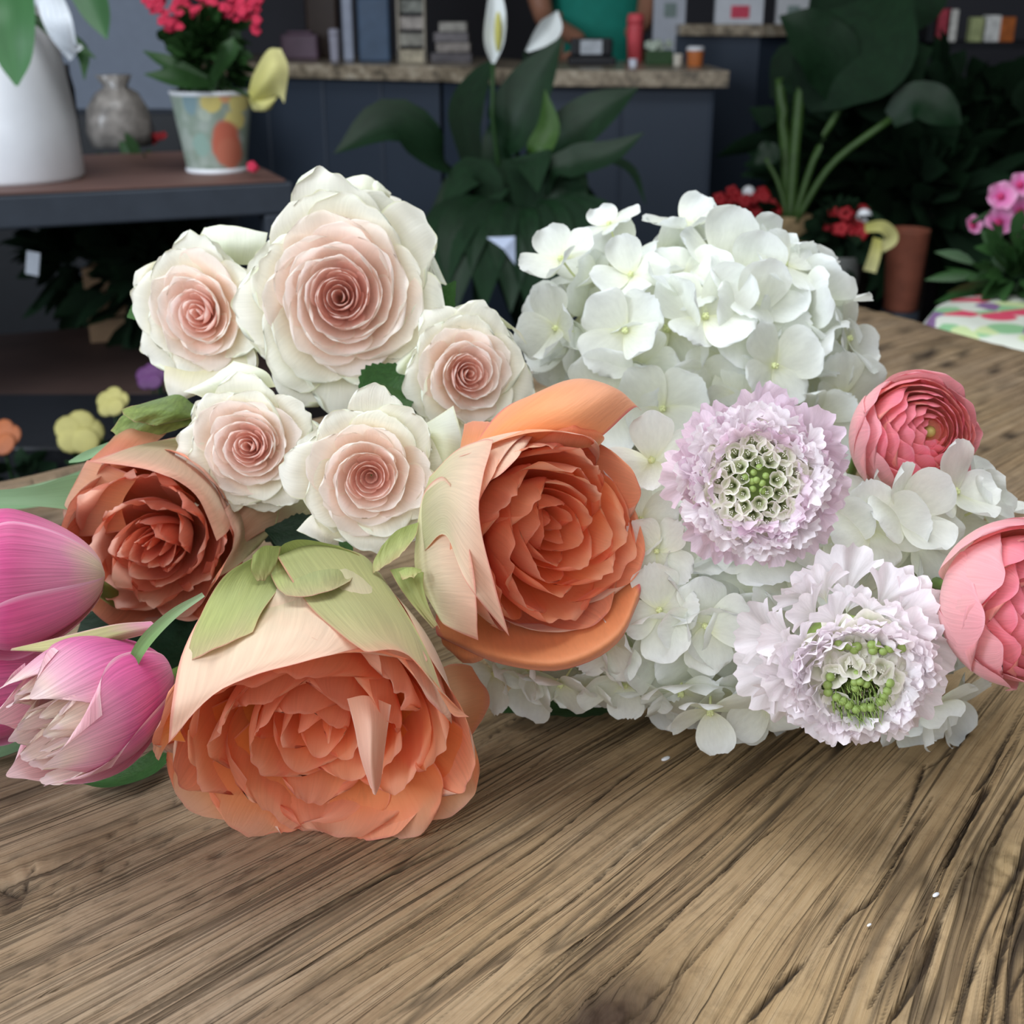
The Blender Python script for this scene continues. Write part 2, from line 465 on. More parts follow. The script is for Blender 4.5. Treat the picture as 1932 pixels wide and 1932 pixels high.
def wood_mat(name, warm=1.0):
    k = N(name)
    a = k.n('Attribute', attribute_name='grain'); mk_ = k.n('Attribute', attribute_name='marks')
    sp = k.n('SeparateXYZ'); k.l(mk_.outputs['Vector'], sp.inputs[0])
    g = a.outputs['Vector']
    tc = k.n('TexCoord'); ob = tc.outputs['Object']
    n1 = k.noise(g, (55, 2.5, 1), 1, 4, .6)
    n2 = k.noise(g, (330, 8, 1), 1, 4, .65)
    n3 = k.noise(g, (1500, 36, 1), 1, 3, .7)
    n4 = k.noise(ob, (9, 9, 9), 1, 3, .5)
    n5 = k.noise(ob, (160, 160, 160), 1, 4, .7)
    mixn = k.math('ADD', k.math('MULTIPLY', n1, .42), k.math('ADD', k.math('MULTIPLY', n2, .36), k.math('MULTIPLY', n3, .22)))
    c = k.ramp([(.28, '#7c6448'), (.42, '#957b5a'), (.50, '#a48a66'), (.58, '#af9673'), (.72, '#bfa987')], mixn)
    def hair(sc_a, sc_b, wid, thr, sd):
        mp = k.n('Mapping'); mp.inputs['Scale'].default_value = (sc_a, sc_b, 1); mp.inputs['Location'].default_value = (sd, sd*2, 0); k.l(g, mp.inputs[0])
        t = k.n('TexNoise'); t.inputs['Scale'].default_value = 1; t.inputs['Detail'].default_value = 2; t.inputs['Roughness'].default_value = .45; k.l(mp.outputs[0], t.inputs['Vector'])
        r_ = k.math('ABSOLUTE', k.math('SUBTRACT', t.outputs[0], .5))
        m_ = k.n('MapRange'); m_.inputs['From Min'].default_value = wid; m_.inputs['From Max'].default_value = wid*.15; k.l(r_, m_.inputs[0])
        gt = k.noise(g, (sc_a*.4, sc_b*1.4, 1), 1, 2)
        g2 = k.n('MapRange'); g2.inputs['From Min'].default_value = thr; g2.inputs['From Max'].default_value = thr+.08; k.l(gt, g2.inputs[0])
        return k.math('MULTIPLY', m_.outputs[0], g2.outputs[0])
    hA = hair(85, 1.5, .012, .44, 3); hB = hair(230, 3.2, .016, .47, 7); hC = hair(720, 9, .03, .50, 11)
    hl = k.math('MINIMUM', k.math('ADD', k.math('MULTIPLY', hA, 1.0), k.math('ADD', k.math('MULTIPLY', hB, .6), k.math('MULTIPLY', hC, .35))), 1.0)
    # weathered greyer zones and warm zones
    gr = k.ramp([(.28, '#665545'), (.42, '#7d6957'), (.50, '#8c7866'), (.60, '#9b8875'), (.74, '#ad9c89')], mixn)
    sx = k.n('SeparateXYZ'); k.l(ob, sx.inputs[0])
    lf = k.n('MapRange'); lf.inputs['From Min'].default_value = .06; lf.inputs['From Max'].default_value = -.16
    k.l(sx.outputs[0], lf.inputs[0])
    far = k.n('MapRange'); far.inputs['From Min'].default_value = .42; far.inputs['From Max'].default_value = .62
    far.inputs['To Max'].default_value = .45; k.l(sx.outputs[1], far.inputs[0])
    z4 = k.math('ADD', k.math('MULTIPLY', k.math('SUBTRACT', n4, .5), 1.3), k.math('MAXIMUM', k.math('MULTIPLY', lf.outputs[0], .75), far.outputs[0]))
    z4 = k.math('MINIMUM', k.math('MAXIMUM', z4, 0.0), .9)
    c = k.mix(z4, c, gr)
    c = k.mix(k.math('MULTIPLY', k.ramp([(.5, (0, 0, 0)), (.75, (1, 1, 1))], n5), .35), c, '#5b4a38')
    c = k.mix(k.math('MULTIPLY', sp.outputs[2], .5), c, '#a08a64')
    kf = k.math('MULTIPLY', sp.outputs[1], k.math('ADD', .35, k.math('MULTIPLY', n2, 1.2)))
    c = k.mix(k.math('MINIMUM', kf, .93), c, '#30211b')
    crk = k.math('MINIMUM', k.math('MULTIPLY', sp.outputs[0], 1.0), .92)
    c = k.mix(crk, c, '#2e2620')
    c = k.mix(k.math('MULTIPLY', hl, .68), c, '#3d3024')
    b = k.n('BsdfPrincipled'); k.l(c, b.inputs['Base Color'])
    b.inputs['Roughness'].default_value = .82; b.inputs['Specular IOR Level'].default_value = .2
    hgt = k.math('ADD', k.math('MULTIPLY', n2, 1.0), k.math('ADD', k.math('MULTIPLY', n3, .5), k.math('MULTIPLY', n5, .25)))
    hgt = k.math('SUBTRACT', hgt, k.math('MULTIPLY', hl, 1.1))
    bp = k.n('Bump'); bp.inputs['Strength'].default_value = .85; bp.inputs['Distance'].default_value = .0012
    k.l(hgt, bp.inputs['Height']); k.l(bp.outputs[0], b.inputs['Normal'])
    k.l(b.outputs[0], k.out.inputs[0])
    return k.m
M_wood = wood_mat('weathered_slab_wood')
me.materials.append(M_wood)
table = empty('slab_table', (float(X.mean()), float(Y.mean()), 0))
tag(table, 'weathered brown wooden slab table with deep cracks, under the cut flowers', 'table')
tt_ = bpy.data.objects.new('tabletop', me); COL.objects.link(tt_)
Mi = mworld(table).inverted()
tt_.parent = table; tt_.matrix_parent_inverse = Mi
# skirt: the slab's sides and underside
brd = [tuple(V[i]) for i in np.concatenate([np.arange(0, nu_), np.arange(1, nv_)*nu_+nu_-1, (nv_-1)*nu_+np.arange(nu_-2, -1, -1), np.arange(nv_-2, 0, -1)*nu_])]
brd = brd[::6]
nb = len(brd); vv = []
rk = np.random.RandomState(3)
for lev, (zz, ins) in enumerate([(0, 0), (-.012, .0), (-.03, .006), (-.055, .012)]):
    cxm, cym = X.mean(), Y.mean()
    for i, p in enumerate(brd):
        d = Vector((cxm-p[0], cym-p[1])).normalized()*(ins+.002*math.sin(i*.7+lev*2))*(lev > 0)
        vv.append((p[0]+d.x, p[1]+d.y, p[2]+zz))
ff = []
for l in range(3):
    for i in range(nb):
        j = (i+1) % nb
        ff.append((l*nb+i, l*nb+j, (l+1)*nb+j, (l+1)*nb+i))
ff.append(tuple(range(3*nb, 4*nb)))
M_bark = simple('slab_side_wood', '#7d674c', .85, var=.35, scale=60, bump=.6)
mk('slab_side', vv, ff, M_bark, table)
M_iron = simple('dark_iron', '#23262b', .5, metal=.6, var=.1)
for (s_, c_) in [(-.25, .15), (-.25, .95), (-1.5, .15), (-1.5, .95)]:
    lx = c1.x+s_*ed[0]+c_*en[0]; ly = c1.y+s_*ed[1]+c_*en[1]
    MB().box((lx-.04, ly-.04, 0), (lx+.04, ly+.04, TOP-.05)).build('leg', M_iron, table, smooth=False, bevel=.004)
# ------------------------------------------------------------------ petals
def wav(x, y, seed, amp=1.0):
    r = random.Random(seed); out = 0
    for i in range(4):
        f1 = r.uniform(-2.2, 2.2)*(1+i*.8); f2 = r.uniform(-1.5, 1.5)*(1+i*.8)
        out = out + np.sin(x*f1+y*f2+r.uniform(0, 6.28))/(1+i*.8)
    return out*amp*.45
def polar_petal(th0, width, prof, n=(20, 18), seed=0, spiral=0.12, ruffle=0.06, rf=3.0, cut=0.2, cutp=2.6,
                tip=0.0, crease=0.0, sx=1, sy=1, wbase=1.0, tilt=0.0, off=(0, 0), notch=0.0, bulk=1.0):
    """petal on a surface of revolution: prof(v)->(r,z). u across, v base->rim. local flower frame"""
    nu, nv = n
    u = np.linspace(-1, 1, nu)[None, :]; v = np.linspace(0, 1, nv)[:, None]
    vm = 1-cut*np.abs(u)**cutp + tip*np.exp(-(u/.22)**2) - notch*np.exp(-(u/.12)**2)
    ve = v*vm
    ve = ve + 0*u
    r, z = prof(ve)
    wd = width*(wbase+(1-wbase)*v)*(1-(v*.985)**6)**.36
    a = th0 + u*wd/2
    r = r*(1+spiral*u) 
    wv = wav(u*rf, v*2.0, seed)*(v**2.2)
    wv2 = wav(u*rf*.9+4, v*2.4, seed+99)*(v**2.2)
    sc = prof(np.array(1.0))[0]*bulk
    r = r + ruffle*sc*wv + crease*sc*np.exp(-(u/.3)**2)*v**3
    z = z + ruffle*sc*.7*wv2 + tilt*u*sc*v
    X = r*np.cos(a)*sx+off[0]; Y = r*np.sin(a)*sy+off[1]
    V = np.stack([X, Y, z+0*X], -1).reshape(-1, 3)
    uv = np.stack([(u+1)/2+0*v, ve], -1).reshape(-1, 2)
    return V, gridfaces(nu, nv), uv
def add_petal(root, mat, data, name='petal'):
    V, F, uv = data
    return mk(name, V, F, mat, root, uv=uv, world=False)
def lerp(a, b, t): return a+(b-a)*t

def rose_core(root, mat, R, H, n, seed=0, p=0.8, zf=None, rfx=(-.1, .15), win=(3.6, 1.7), ruf=(.05, .07),
              sx=1, sy=1, cut=.2, base=.25, tip=0.0, crease=0.0, off=(0, 0), start=0.0, spiral=.1, t1=1.0, rmin=.07, rf=2.2, lo=0.0):
    """n petals from the tight middle outwards; zf(t) height of the rim (0..1 of H)"""
    rnd = random.Random(seed)
    zf = zf or (lambda t: 1-.15*t)
    mlist = mat if isinstance(mat, list) else [(2, mat)]
    for i in range(n):
        t = (i+.5)/n*t1
        mat = [m for lim, m in mlist if t <= lim][0]
        Rr = R*(rmin+(1-rmin)*t**p)*rnd.uniform(.96, 1.04)
        top = H*zf(t)*rnd.uniform(.97, 1.03)
        q = lerp(rfx[0], rfx[1], t**1.3)
        rb = Rr*base*.5
        cx = off[0]*(1-t); cy = off[1]*(1-t)
        def prof(v, Rr=Rr, top=top, q=q, rb=rb):
            s = np.sin(np.clip(v, 0, 1)*math.pi/2)
            r = rb+(Rr-rb)*s**.75 + q*Rr*smooth01((v-.62)/.38)
            z = lo+(top-lo)*np.clip(v, 0, 1.2)**1.0 - abs(q)*Rr*.55*smooth01((v-.75)/.25)*(q > 0)
            return r, z
        wdt = lerp(win[0], win[1], t**.6)*rnd.uniform(.85, 1.15)
        add_petal(root, mat, polar_petal(start+i*2.39996+rnd.uniform(-.25, .25), wdt, prof, seed=seed*100+i,
                  spiral=spiral*rnd.uniform(.6, 1.3), ruffle=lerp(ruf[0], ruf[1], t), rf=rf, cut=cut*rnd.uniform(.6, 1.3), tip=tip*rnd.uniform(.2, 1.3),
                  crease=crease*rnd.uniform(0, 1.3)*(t > .25), sx=lerp((1+sx)/2, sx, t), sy=lerp((1+sy)/2, sy, t), off=(cx, cy),
                  n=(26, 16) if t < .5 else (24, 18)))

class Cup:
    """bulging cup of a rose bloom: local z from -D (stem end) to H (rim); lets petals and sepals lie on its outside"""
    def __init__(s, root, R, D, H, sx=1, sy=1, r0=.14, pw=.62):
        s.root = root; s.R = R; s.D = D; s.H = H; s.sx = sx; s.sy = sy; s.r0 = r0; s.pw = pw
        s.M = mworld(root); s.Mi = s.M.inverted()
    def rad(s, z):
        v = np.clip((z+s.D)/(s.D+s.H), 0, 1)
        return s.R*(s.r0+(1-s.r0)*np.sin(v*math.pi/2)**s.pw)
    def hit(s, x, y, lift):
        """pixel -> point on the outside of the cup, lifted by lift mm"""
        dr = (FWD + (x-966)/FPX*RIGHT - (y-966)/FPX*UP)
        o = s.Mi @ CAM; d = s.Mi.to_3x3() @ dr
        t0 = (s.M.translation-CAM).dot(FWD)
        t = np.linspace(t0-.09, t0+.12, 500)
        q = np.array(o)[None]+t[:, None]*np.array(d)[None]
        g = np.hypot(q[:, 0]/s.sx, q[:, 1]/s.sy)-s.rad(q[:, 2])
        g = g + np.maximum(0, q[:, 2]-s.H)*1.0 + np.maximum(0, -s.D-q[:, 2])*1.0
        g = g-.001
        ins = np.nonzero(g < 0)[0]
        k = ins[0] if len(ins) else int(np.argmin(g))
        return s.M @ Vector(q[k]) - dr*lift*.001
def cup_rows(cup, rows):
    return [[tuple(cup.hit(x, y, z)) for x, y, z in r] for r in rows]
def add_cup(root, mat, cup, n, seed, width=1.7, q=(0, .08), ruffle=.03, cut=.22, ph=0, rf=2.6, qs=None):
    rnd = random.Random(seed)
    for i in range(n):
        th = ph+i*2*math.pi/n*(1 if n < 6 else 2.39996*n/6.2832)+rnd.uniform(-.15, .15)
        qq = qs[i % len(qs)] if qs else rnd.uniform(*q)
        k = 1-.03*(i/n)
        def prof(v, qq=qq, k=k):
            z = -cup.D+(cup.D+cup.H)*v
            return cup.rad(z)*k+cup.R*qq*smooth01((v-.72)/.28), z-cup.R*.35*max(qq, 0)*smooth01((v-.8)/.25)
        add_petal(root, mat, polar_petal(th, width*rnd.uniform(.85, 1.15), prof, seed=seed*31+i, ruffle=ruffle, rf=rf, cut=cut*rnd.uniform(.7, 1.2), cutp=2.8,
                  sx=cup.sx, sy=cup.sy, spiral=.04, n=(26, 24)))

def px_patch(rows, d0, n=(22, 22), belly=0.0, seed=0, ruf=0.0, rf=3.0, rows_dense=None, fl=False, cup=None, inn=False):
    """free-form petal. rows base->tip; each row is a list of (px, py, dz) with dz in mm towards the camera
    relative to depth d0 (metres); belly mm bulge in the middle"""
    nu, nv = n
    R = []
    for r in rows:
        pts = [tuple(cup.hit(x, y, z+1.7)) if cup else tuple(P(x, y, d0-z*.001)) for x, y, z in r]
        R.append(spline(pts, nu))
    R = np.array(R)                                   # rows x nu x 3
    out = np.zeros((nv, nu, 3))
    for j in range(nu): out[:, j] = spline(R[:, j], nv)
    u = np.linspace(-1, 1, nu)[None, :]; v = np.linspace(0, 1, nv)[:, None]
    b = belly*.001*(1-u**2)*np.sin(np.pi*np.clip(v*.9+.08, 0, 1))
    w1 = ruf*.001*wav(u*rf, v*rf, seed)*(.25+.75*v)
    w2 = ruf*.001*wav(u*rf+3, v*rf, seed+5)*(v**2)
    w3 = ruf*.001*wav(u*rf+7, v*rf, seed+9)*(v**2)
    out = out - np.array(FWD)*(b+w1)[..., None] + np.array(UP)*(w2*.6)[..., None] + np.array(RIGHT)*(w3*.6)[..., None]
    uv = np.stack([(u+1)/2+0*v, v+0*u], -1).reshape(-1, 2)
    if cup:
        m = out[nv//2, nu//2]; nrm = np.cross(out[nv//2, nu//2+1]-m, out[nv//2+1, nu//2]-m)
        if (np.dot(nrm, np.array(CAM)-m) < 0) != inn: fl = not fl
    return out.reshape(-1, 3), gridfaces(nu, nv, fl), uv
def add_patch(root, mat, rows, d0=0, name='petal', label=None, **k):
    V, F, uv = px_patch(rows, d0, **k)
    o = mk(name, V, F, mat, root, uv=uv)
    if label: o['label'] = label
    return o
def leaf_strip(name, mat, root, pts, widths, nrm=None, cup=.25, n=(9, 20), serr=0.0, seed=0, wavy=0.0, curl=0.0):
    """leaf along world polyline pts; widths (m) along it; nrm approx upper-side normal"""
    nu, nv = n
    c = spline([tuple(p) for p in pts], nv)
    wd = spline(np.array(widths, float)[:, None], nv)[:, 0]
    wd = np.maximum(wd, 0.0002)
    nrm = np.array(nrm if nrm is not None else (0, 0, 1), float)
    V = []; UVs = []
    for i in range(nv):
        t = c[min(i+1, nv-1)]-c[max(i-1, 0)]; t = t/np.linalg.norm(t)
        s = np.cross(t, nrm); s = s/np.linalg.norm(s); nn = np.cross(s, t)
        for j in range(nu):
            u = j/(nu-1)*2-1
            e = 1+serr*((i+(j > nu/2)) % 2)*(abs(u) > .95)
            p = c[i]+s*wd[i]*u*e+nn*(cup*wd[i]*abs(u)**1.4 + wavy*wd[i]*math.sin(i*.9+seed+u)*u*u)
            V.append(p); UVs.append(((u+1)/2, i/(nv-1)))
    return mk(name, V, gridfaces(nu, nv), mat, root, uv=np.array(UVs))

M_leaf = petal_mat('rose_leaf_green', [(0, '#274c1c'), (.5, '#23461c'), (1, '#2b5022')], [(0, '#35582c'), (1, '#3a5e30')],
                   vein=.2, vs=(14, 14, 1), rough=.45, trans=.12, bump=.5, sheen=0)
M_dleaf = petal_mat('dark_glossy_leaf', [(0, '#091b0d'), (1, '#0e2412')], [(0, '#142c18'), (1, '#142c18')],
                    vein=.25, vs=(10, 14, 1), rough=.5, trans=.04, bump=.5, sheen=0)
M_tleaf = petal_mat('tulip_leaf_green', [(0, '#75976e'), (1, '#86a67e')], None, vein=.12, vs=(60, 1.5, 1), rough=.4, trans=.2, sheen=0)
M_sepal = petal_mat('rose_guard_sepal', [(0, '#8c9a55'), (.6, '#a8ab6c'), (1, '#bdb283')], [(0, '#93a05a'), (.6, '#a6ac6c'), (1, '#b9ad7c')],
                    vein=.16, vs=(40, 4, 1), rough=.55, trans=.22, edge='#b8776a', edgew=.02, blotch=.15)
M_stem = simple('flower_stem', '#6f8a46', .5, var=.15)
M_or = petal_mat('orange_rose_petal', [(0, '#ffae4e'), (.35, '#ffb164'), (.75, '#ffb884'), (1, '#ffc8a8')],
                 [(0, '#d9c08c'), (.3, '#eec096'), (.7, '#f6ab7e'), (1, '#f6a688')], vein=.05, edge='#f9b9a0', edgew=.03, trans=.6, rough=.5)
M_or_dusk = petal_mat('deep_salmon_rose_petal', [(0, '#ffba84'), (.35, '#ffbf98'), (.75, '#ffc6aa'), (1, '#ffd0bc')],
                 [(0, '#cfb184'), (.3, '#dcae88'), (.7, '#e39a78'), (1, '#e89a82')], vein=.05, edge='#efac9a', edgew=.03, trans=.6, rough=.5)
M_or_out = petal_mat('rose_guard_petal', [(0, '#e79a62'), (.5, '#f09c6c'), (1, '#f3a783')],
                     [(0, '#b3b380'), (.25, '#cfc8a2'), (.6, '#e4ccb0'), (1, '#e9bda4')], vein=.09, vs=(50, 2.5, 1), trans=.25,
                     edge='#d98a7c', edgew=.02, blotch=.08)
M_curl = petal_mat('red_rimmed_peach_petal', [(0, '#ee9052'), (.6, '#f2a070'), (1, '#f2ac8a')], [(0, '#ee9052'), (.5, '#f1a472'), (1, '#f0b394')], vein=.06,
                  vs=(40, 6, 1), edge='#cf5f70', edgew=.05, trans=.25, blotch=.1)
M_gout = petal_mat('green_tinted_rose_petal', [(0, '#e79a62'), (.5, '#f09c6c'), (1, '#f3a783')],
                     [(0, '#a3a86a'), (.45, '#b4b47c'), (.8, '#c9b88c'), (1, '#dcae8e')], vein=.12, vs=(50, 2.5, 1), trans=.2, edge='#d8867a', edgew=.02)
M_gsep = petal_mat('olive_rose_sepal', [(0, '#5f7a34'), (1, '#7d8a4a')], [(0, '#5c7838'), (1, '#84904f')], vein=.3, vs=(20, 8, 1), trans=.15, edge='#a58a6a', edgew=.02, blotch=.3)
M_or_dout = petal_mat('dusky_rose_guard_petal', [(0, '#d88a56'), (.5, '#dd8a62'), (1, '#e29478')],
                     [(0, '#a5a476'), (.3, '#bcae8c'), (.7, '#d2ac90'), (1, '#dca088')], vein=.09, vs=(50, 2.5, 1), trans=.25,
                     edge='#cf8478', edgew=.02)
M_wh = petal_mat('blush_rose_petal', [(0, '#fddcc2'), (.4, '#fde8dc'), (.75, '#fdf0ea'), (1, '#fdf6f0')],
                 [(0, '#f0e3bd'), (.5, '#f7eadb'), (1, '#f9f1ea')], vein=.03, edge='#fbf6ea', edgew=.05, trans=.5, rough=.5, rnd=.03)
M_wh_out = petal_mat('cream_rose_outer_petal', [(0, '#f0e9c4'), (.5, '#f7f0de'), (1, '#f8f8ee')],
                 [(0, '#dfe3b8'), (.5, '#eef2da'), (1, '#f5f8ec')], vein=.04, trans=.32, edge='#eef0cf', edgew=.03, rough=.5, rnd=.03)
M_wh_in = petal_mat('pink_rose_heart_petal', [(0, '#ffdcca'), (.5, '#ffe5da'), (1, '#ffeee6')],
                 [(0, '#f4c0ae'), (.6, '#f8d2c8'), (1, '#fae0d8')], vein=.03, edge='#fbe6de', edgew=.05, trans=.5, rough=.5, rnd=.03)
M_fold = petal_mat('pale_folded_rose_petal', [(0, '#f8c4a4'), (.5, '#f8ccb4'), (1, '#f6c0aa')], None, vein=.05, trans=.3, edge='#fadccc', edgew=.05)
M_gsep2 = petal_mat('green_striped_tulip_petal', [(0, '#d888a8'), (.4, '#a8a070'), (1, '#c0bd84')], None, vein=.2, vs=(40, 2, 1), trans=.2, edge='#d8b0a8', edgew=.06)
M_leaf2 = petal_mat('grey_green_sepal', [(0, '#8c9f7c'), (.6, '#6f8f56'), (1, '#5a8038')], None, vein=.15, vs=(30, 3, 1), trans=.15)
M_hyd = petal_mat('white_hydrangea_petal', [(0, '#eceecb'), (.25, '#f1f3e4'), (1, '#f3f6f5')], [(0, '#e9edcc'), (.4, '#f0f3e6'), (1, '#f2f5f4')],
                  vein=.05, vs=(12, 5, 1), trans=.36, rough=.42, rnd=.02, bump=.35)
M_hydc = simple('hydrangea_button', '#dbe2a8', .5, var=.1)
M_ran = petal_mat('coral_ranunculus_petal', [(0, '#fbd9a8'), (.5, '#fab096'), (1, '#f79a98')], [(0, '#fbdcae'), (.35, '#fab49a'), (.75, '#f7969a'), (1, '#f28296')],
                  vein=.10, vs=(60, 2, 1), trans=.3, rough=.45, edge='#f09aa8', edgew=.03)
M_ran_out = petal_mat('pale_pink_ranunculus_petal', [(0, '#f8dcc4'), (.5, '#f8c2be'), (1, '#f4a4ae')], [(0, '#f4e0cc'), (.45, '#f8c8c4'), (1, '#f5a8b2')],
                  vein=.09, vs=(60, 2, 1), trans=.3, rough=.45, edge='#f4b4c0', edgew=.03)
M_tul = petal_mat('pink_tulip_petal', [(0, '#f4c4c0'), (.4, '#ee8ab0'), (1, '#e27fb4')], [(0, '#f1dfc6'), (.22, '#ef9cc0'), (.55, '#e2609c'), (1, '#e88fc4')],
                  vein=.26, vs=(90, 1.6, 1), trans=.25, rough=.38, edge='#f6c9e0', edgew=.055)
M_tul2 = petal_mat('cream_flamed_tulip_petal', [(0, '#f4c4c0'), (.4, '#ee8ab0'), (1, '#f0c8c8')], [(0, '#ef9cc4'), (.35, '#dd559d'), (.62, '#e27aae'), (.85, '#edb4c6'), (1, '#f4dccf')],
                  vein=.26, vs=(80, 1.4, 1), trans=.25, rough=.38, edge='#f6d8dc', edgew=.06)
M_tul_in = petal_mat('pale_striped_tulip_petal', [(0, '#f4d0b8'), (.5, '#efc0c8'), (1, '#f0dcd0')], [(0, '#e87fb4'), (.45, '#efa8c4'), (.8, '#f2dfcb'), (1, '#f4e6d6')],
                  vein=.2, vs=(70, 1.8, 1), trans=.25, rough=.4, edge='#f3dce0', edgew=.04)
M_sc_out = petal_mat('lilac_scabiosa_petal', [(0, '#e9dfc8'), (.3, '#f0e0ea'), (1, '#f4dfec')], None, vein=.10, vs=(24, 3, 1), trans=.32, rough=.5, edge='#f3dfee', edgew=.04)
M_sc_pale = petal_mat('pale_scabiosa_petal', [(0, '#e8ebcc'), (.3, '#f6f1f3'), (1, '#faf3f7')], None, vein=.08, vs=(24, 3, 1), trans=.32, rough=.5, edge='#faf0f6', edgew=.04)
M_sc_in = petal_mat('greenish_scabiosa_floret', [(0, '#8fa05a'), (.45, '#c8cf9f'), (1, '#eee8dc')], None, vein=.08, vs=(20, 4, 1), trans=.25, rough=.5, edge='#f7f1ea', edgew=.08)
M_sc_bud = simple('green_scabiosa_bud', '#93a95c', .45, var=.2, scale=300)
M_sc_fil = simple('white_stamen', '#f0eedd', .5, var=.05)

# ------------------------------------------------------------------ stems & leaves of cut flowers
def stem(root, a, b, c, r=.0028):
    pts = spline([tuple(a), tuple(b), tuple(c)], 8)
    return MB().tube([tuple(p) for p in pts], r, 8).build('stem', M_stem, root)

def petal_flat(L, W, seed, cup=.25, nu=11, nv=11, serr=0.0):
    """rounded petal along +x of the local frame"""
    u = np.linspace(-1, 1, nu)[None, :]; v = np.linspace(0, 1, nv)[:, None]
    w_ = W*(.18+.82*np.sin(np.pi*np.clip(v, 0, 1)**.85*.62))*(1-(v*.97)**7)**.4
    x = L*v*(1-.12*np.abs(u)**2.2*v)*(1+serr*np.sin(u*17+seed)*v**6)
    y = u*w_
    z = cup*L*(v**2)*1.0 - .10*L*np.abs(u)**1.5*v*(1 if seed % 2 else -1)*.9 + .05*L*wav(u*2, v*2.5, seed)*v
    uv = np.stack([(u+1)/2+0*v, v+0*u], -1).reshape(-1, 2)
    return np.stack([x+0*u, y, z], -1).reshape(-1, 3), gridfaces(nu, nv), uv
# ------------------------------------------------------------------ shop room
M_floor = simple('dark_concrete', '#332d2b', .7, var=.25, scale=6, bump=.2)
M_wall = simple('grey_paint', '#525157', .8, var=.06, scale=3)
M_walld = simple('charcoal_paint', '#1f2024', .8, var=.08, scale=3)
M_ceil = simple('dark_ceiling', '#5a5a5c', .9, var=.05, scale=3)
def struct(o, **k):
    o['kind'] = 'structure'; return o
XL, XR, YF, YB, ZC = -3.6, 4.2, -2.6, 6.2, 3.2
struct(MB().box((XL-.1, YF-.1, -.1), (XR+.1, YB+.1, 0)).build('floor', M_floor, smooth=False))
struct(MB().box((XL-.1, YB, 0), (XR+.1, YB+.1, ZC)).build('wall_back', M_wall, smooth=False))
struct(MB().box((XR, YF-.1, 0), (XR+.1, YB, ZC)).build('wall_right', M_walld, smooth=False))
struct(MB().box((XL-.1, YF-.1, 0), (XL, YB, ZC)).build('wall_left', M_walld, smooth=False))
struct(MB().box((XL-.1, YF-.1, ZC), (XR+.1, YB+.1, ZC+.1)).build('ceiling', M_ceil, smooth=False))

def atz(x, y, z):
    dr = FWD + (x-966)/FPX*RIGHT - (y-966)/FPX*UP
    return CAM + dr*((z-CAM.z)/dr.z)
def obox(mb, a, b, depth, z0, z1, m=0, dirn=1):
    """box whose front edge runs a->b (world xy), going back by depth"""
    a = Vector((a.x, a.y, 0)); b = Vector((b.x, b.y, 0))
    t = (b-a).normalized(); n_ = Vector((-t.y, t.x, 0))*dirn
    V = [a, b, b+n_*depth, a+n_*depth]
    vs = [(p.x, p.y, z0) for p in V]+[(p.x, p.y, z1) for p in V]
    return mb.add(vs, [(3,2,1,0),(4,5,6,7),(0,1,5,4),(1,2,6,5),(2,3,7,6),(3,0,4,7)], m)

# ---- display shelf on the left
M_lowb = simple('shaded_lower_board', '#3e2d28', .7, var=.2, scale=8)  # same boards as the top, shade under the shelf painted into a darker brown
M_frame = simple('dark_metal_frame', '#3a4049', .5, metal=.2, var=.08)
M_shwood = simple('brown_shelf_board', '#6d5048', .6, var=.18, scale=8)
ZS = .80
f1 = atz(0, 364, ZS); f2 = atz(553, 338, ZS)
sd = (f2-f1).normalized(); f0 = f1-sd*.35
shelf = empty('display_shelf', ((f0.x+f2.x)/2, (f0.y+f2.y)/2+.25, 0))
tag(shelf, 'dark metal display shelf with brown boards, left, carrying the patterned pot', 'shelf')
mb = MB(); obox(mb, f0, f2, .50, ZS-.05, ZS-.004); mb.build('frame', M_frame, shelf, smooth=False, bevel=.004)
mb = MB(); obox(mb, f0+sd*.012, f2-sd*.012, .47, ZS-.003, ZS); 
mb.build('shelf_board', M_shwood, shelf, smooth=False)
perp = Vector((-sd.y, sd.x, 0))
for z_ in (.50, .18):
    mb = MB(); obox(mb, f0+perp*.01, f2+perp*.01, .47, z_-.035, z_); mb.build('shelf_board', M_lowb, shelf, smooth=False, bevel=.003)
for a, b in ((0, 0), (0, 1), (1, 0), (1, 1)):
    p = (f2-sd*.045 if a else f0)+perp*(.455 if b else 0)
    mb = MB(); obox(mb, p, p+sd*.045, .045, 0, ZS-.05); mb.build('leg', M_frame, shelf, smooth=False, bevel=.003)
mb = MB(); obox(mb, f0+perp*.2-Vector((0,0,0)), f0+perp*.2+sd*.02, .02, .2, .76); mb.build('brace', M_frame, shelf, smooth=False)

